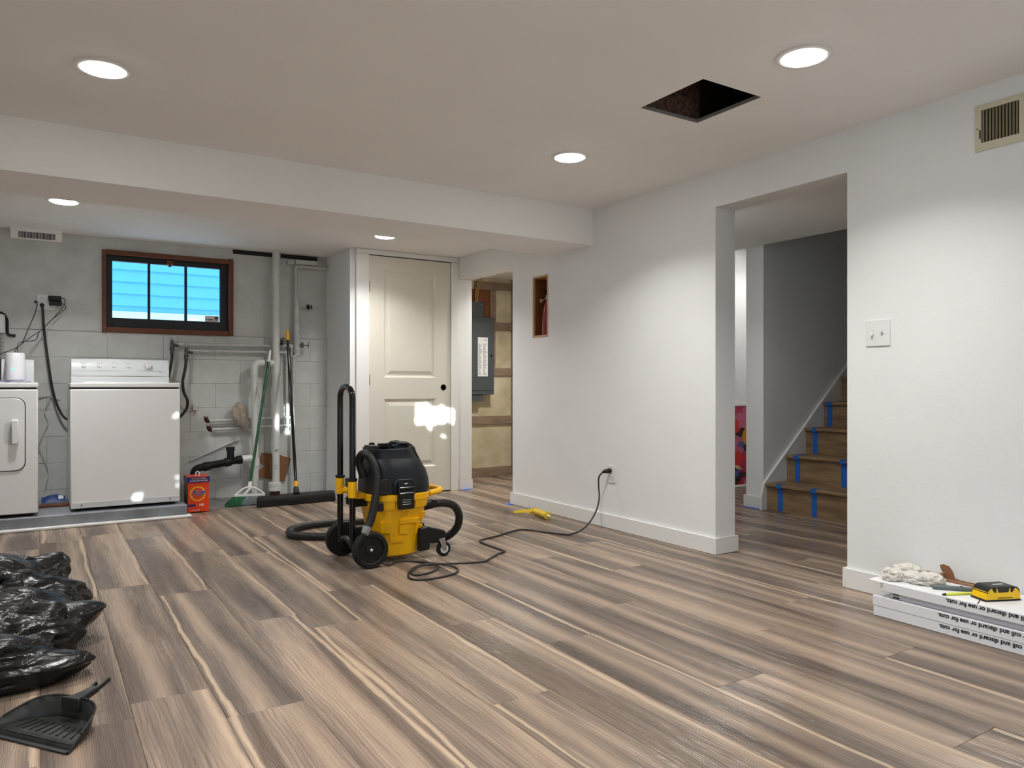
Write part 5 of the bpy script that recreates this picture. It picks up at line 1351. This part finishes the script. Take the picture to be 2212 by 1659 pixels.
# ---------------------------------------------------------------- utility room wall
fu = bpy.data.objects['wall_utility_back']
for x0_, x1_, z0_, z1_, dpt in ((3.70, 4.25, .0, .098, .02), (3.70, 4.25, .545, .632, .02), (3.985, 4.25, 1.055, 1.135, .02), (3.985, 4.25, 1.53, 1.612, .02), (3.80, 4.25, 1.955, 2.03, .02), (3.985, 4.055, 1.62, 1.955, .018), (4.0, 4.055, 1.14, 1.525, .01)):
    MB().box(x0_, x1_, YU - dpt, YU, z0_ + .001, z1_).build('furring_board', 'rough_wood', fu, bevel=.002)
MB().box(3.70, 3.98, YU - .012, YU, 1.62, 1.95).build('backing_board', 'plywood_brown', fu)
t = thing('electrical_panel', 'dark grey electrical panel with paper circuit list on the utility wall', 'electrical panel', (3.82, YU, .79))
MB().box(3.62, 3.982, YU - .10, YU - .021, .858, 1.652).build('panel_box', 'panel_grey', t, bevel=.003)
pd = MB().box(3.64, 3.965, YU - .106, YU - .1, .90, 1.61).build('panel_door', 'panel_grey', t, bevel=.002)
MB().box(3.935, 3.955, YU - .112, YU - .106, 1.245, 1.275).build('door_latch', 'black_plastic', pd, bevel=.002)
MB().box(3.62, 3.866, YU - .09, YU - .021, 1.6525, 1.81).build('upper_box', 'panel_grey', t, bevel=.003)
MB().box(3.62, 3.852, YU - .09, YU - .021, .79, .8575).build('lower_box', 'panel_grey', t, bevel=.003)
for z, x in ((1.785, 3.845), (.815, 3.83)): MB().cyl((x, YU - .09, z), (x, YU - .094, z), .006, n=10).build('screw', 'steel', t, smooth=40)
pp = MB().box(3.785, 3.902, YU - .1075, YU - .106, 1.045, 1.445).build('circuit_list', 'paper_white', pd)
pm = MB()
for i in range(34):
    z = 1.06 + i * .0095
    pm.box(3.79, 3.79 + R.uniform(.02, .045), YU - .108, YU - .1075, z, z + .003); pm.box(3.845, 3.845 + R.uniform(.02, .05), YU - .108, YU - .1075, z, z + .003)
for x in (3.86, 3.875, 3.888): pm.obox((x, YU - .10775, 1.42), (.0045, 0, .006), (0, .0003, 0), (.001, 0, .0016)).obox((x, YU - .10775, 1.418), (.0015, 0, 0), (0, .0003, 0), (0, 0, .009))
pm.build('list_print', 'ink', pp)['kind'] = 'stuff'
for dx in (0, .022):
    t = thing('branch_cable', 'left yellowish electrical cable above the panel' if dx == 0 else 'right yellowish electrical cable above the panel', 'cable', (3.80 + dx, YU - .05, 1.815))
    MB().tube(spline([(3.79 + dx, YU - .05, 1.812), (3.795 + dx, YU - .05, 1.9), (3.815 + dx, YU - .05, 1.98), (3.85 + dx, YU - .05, 2.078)], 6), .006, 8).build('sheath', 'cable_yellow', t, smooth=60)
    MB().cyl((3.79 + dx, YU - .05, 1.8105), (3.79 + dx, YU - .05, 1.822), .009, n=10).build('clamp', 'steel', t, smooth=40)

# ---------------------------------------------------------------- staircase
t = thing('staircase', 'brown wood staircase rising beyond the wall opening', 'stairs', (5.4, 3.3, 0))
SX, RUN, RISE = 4.717, .235, .2045
sy0, sy1 = 2.725, YS - .022
for i in range(7):
    x = SX + i * RUN; z = i * RISE
    MB().box(x, x + .018, sy0, sy1, z + .0005, z + RISE - .026).build('riser', 'stair_wood', t)
    MB().box(x - .025, x + RUN + .017, sy0, sy1, z + RISE - .0255, z + RISE).build('tread', 'stair_wood', t, bevel=.008)
MB().prism([(SX - .06, YS - .02, .0005), (SX - .06, YS - .02, .10), (SX - .03, YS - .02, .20), (SX + 7 * RUN, YS - .02, 7 * RISE + .23), (SX + 7 * RUN, YS - .02, 0.0005)], (0, .0195, 0)).build('skirt_board', 'trim_paint', t)
def tape(i, ya, yb):
    x = SX + i * RUN; zt = i * RISE + RISE
    o = MB()
    mid = (ya + yb) / 2
    o.box(x - .027, x + .05, ya, yb, zt + .0003, zt + .0012).box(x - .027, x - .0255, ya, yb, zt - .027, zt + .0012)
    o.box(x - .0265, x - .0005, ya, yb, zt - .0275, zt - .0265).box(x - .0015, x - .0003, ya + .004, yb + .004, i * RISE + .003, zt - .0265)
    o.build('painter_tape', 'tape_blue', t)
for i, ya, yb in ((0, 3.632, 3.675), (0, 3.342, 3.384), (1, 3.655, 3.70), (1, 3.262, 3.306), (2, 3.668, 3.71), (3, 3.70, 3.745)): tape(i, ya, yb)

# ---------------------------------------------------------------- framed print leaning in the far room
pm_ = bpy.data.materials.new('leaf_print'); pm_.use_nodes = True
nt = pm_.node_tree; N = nt.nodes; K = nt.links
tc = N.new('ShaderNodeTexCoord'); vo = N.new('ShaderNodeTexVoronoi'); vo.inputs['Scale'].default_value = 9; vo.inputs['Randomness'].default_value = 1
nz = N.new('ShaderNodeTexNoise'); nz.inputs['Scale'].default_value = 7
mxv = N.new('ShaderNodeMix'); mxv.data_type = 'VECTOR'; mxv.inputs[0].default_value = .12
K.new(tc.outputs['Object'], nz.inputs['Vector']); K.new(tc.outputs['Object'], mxv.inputs[4]); K.new(nz.outputs['Color'], mxv.inputs[5]); K.new(mxv.outputs[1], vo.inputs['Vector'])
sxx = N.new('ShaderNodeSeparateColor'); K.new(vo.outputs['Color'], sxx.inputs[0])
cr = N.new('ShaderNodeValToRGB'); cr.color_ramp.interpolation = 'CONSTANT'
cols = ['#a81f26', '#b8607a', '#c9821a', '#46538f', '#a81f26', '#2a1a16', '#d9bd9c', '#a8324a', '#c92d24']
while len(cr.color_ramp.elements) < len(cols): cr.color_ramp.elements.new(.5)
for i, (e_, c_) in enumerate(zip(cr.color_ramp.elements, cols)): e_.position = i / len(cols); e_.color = (*L(c_), 1)
K.new(sxx.outputs[0], cr.inputs[0]); K.new(cr.outputs[0], N['Principled BSDF'].inputs['Base Color'])
MATS['leaf_print'] = pm_
t = thing('framed_print', 'white framed red leafy print leaning on the far room wall', 'picture', (5.45, 4.77, 0))
ph, lean = .78, .05
def pp_(x, z, dep=0): return (5.17 + x, 4.735 + lean * z / ph - dep, .002 + z)
W_ = .54
MB().prism([pp_(.02, .02), pp_(W_ - .02, .02), pp_(W_ - .02, ph - .02), pp_(.02, ph - .02)], (0, .006, 0)).build('print', 'leaf_print', t)
for a in ((0, W_, 0, .024), (0, W_, ph - .024, ph), (0, .024, .0245, ph - .0245), (W_ - .024, W_, .0245, ph - .0245)):
    MB().prism([pp_(a[0], a[2], .006), pp_(a[1], a[2], .006), pp_(a[1], a[3], .006), pp_(a[0], a[3], .006)], (0, .018, 0)).build('frame_bar', 'white_plastic', t, bevel=.002)
def leaf(cx, cz, ln2, ang_, wd, colr, nm, vein):
    M('print_' + nm, colr, .6, var=.05)
    P = []
    for i in range(13):
        s_ = i / 12; w_ = wd * math.sin(math.pi * s_ ** .8) * (1 if i % 2 else .72)
        P.append((s_ * ln2, w_))
    P = P + [(a, -b_) for a, b_ in P[-2:0:-1]]
    ca, sa = math.cos(ang_), math.sin(ang_)
    o = MB().prism([pp_(cx + a * ca - b_ * sa, cz + a * sa + b_ * ca, .0012) for a, b_ in P], (0, .0006, 0)).build('printed_leaf', 'print_' + nm, t)
    return o
for i in range(22):
    R2 = random.Random(40 + i)
    leaf(R2.uniform(.08, .46), R2.uniform(.08, .66), R2.uniform(.07, .13), R2.uniform(0, 6.28), R2.uniform(.02, .035), ['#a8324c', '#d486a2', '#48559a', '#e0a020', '#e8d0b0', '#3a2c22', '#cf2a2a'][i % 7], 'tone%d' % (i % 7), True)

# ---------------------------------------------------------------- laundry register and tape scraps
t = thing('ceiling_register', 'white slotted air register in the corner above the dryer', 'vent', (-.014, 6.55, 2.03))
MB().loft([[(x, 6.497, 2.1045), (x, 6.5995, 2.1045), (x, 6.5995, 2.035), (x, 6.585, 2.035)] for x in (-.175, .148)]).build('housing', 'ceiling_paint', t)
fn_ = Vector((0, -.62, -.78)).normalized()
p_t, p_b = Vector((0, 6.497, 2.1045)), Vector((0, 6.585, 2.035)); sl_ = (p_b - p_t)
ndir = Vector((0, sl_.z, -sl_.y)).normalized()
MB().obox(Vector((-.012, 0, 0)) + p_t + sl_ * .62 + ndir * .0003, (.115, 0, 0), sl_ * .27, ndir * .0004).build('dark_slot', 'gap_black', t)
for i in range(25):
    x = -.122 + i * .0091
    MB().obox(Vector((x, 0, 0)) + p_t + sl_ * .62 + ndir * .0015, (.0013, 0, 0), sl_ * .27, ndir * .0012).build('slat', 'ceiling_paint', t)
for lab, a in (('small blue painter tape scrap under the closet baseboard', (3.26, 3.36, 5.955, 5.984)), ('small blue painter tape scrap at the baseboard end by the utility doorway', (3.15, 3.20, 5.02, 5.085)), ('small blue painter tape scrap under the hall baseboard by the stairs', (4.66, 4.684, 3.80, 3.96))):
    tp_ = thing('tape_scrap', lab, 'tape', ((a[0] + a[1]) / 2, (a[2] + a[3]) / 2, 0))
    MB().box(a[0], a[1], a[2], a[3], .0003, .0012).build('strip', 'tape_blue', tp_)
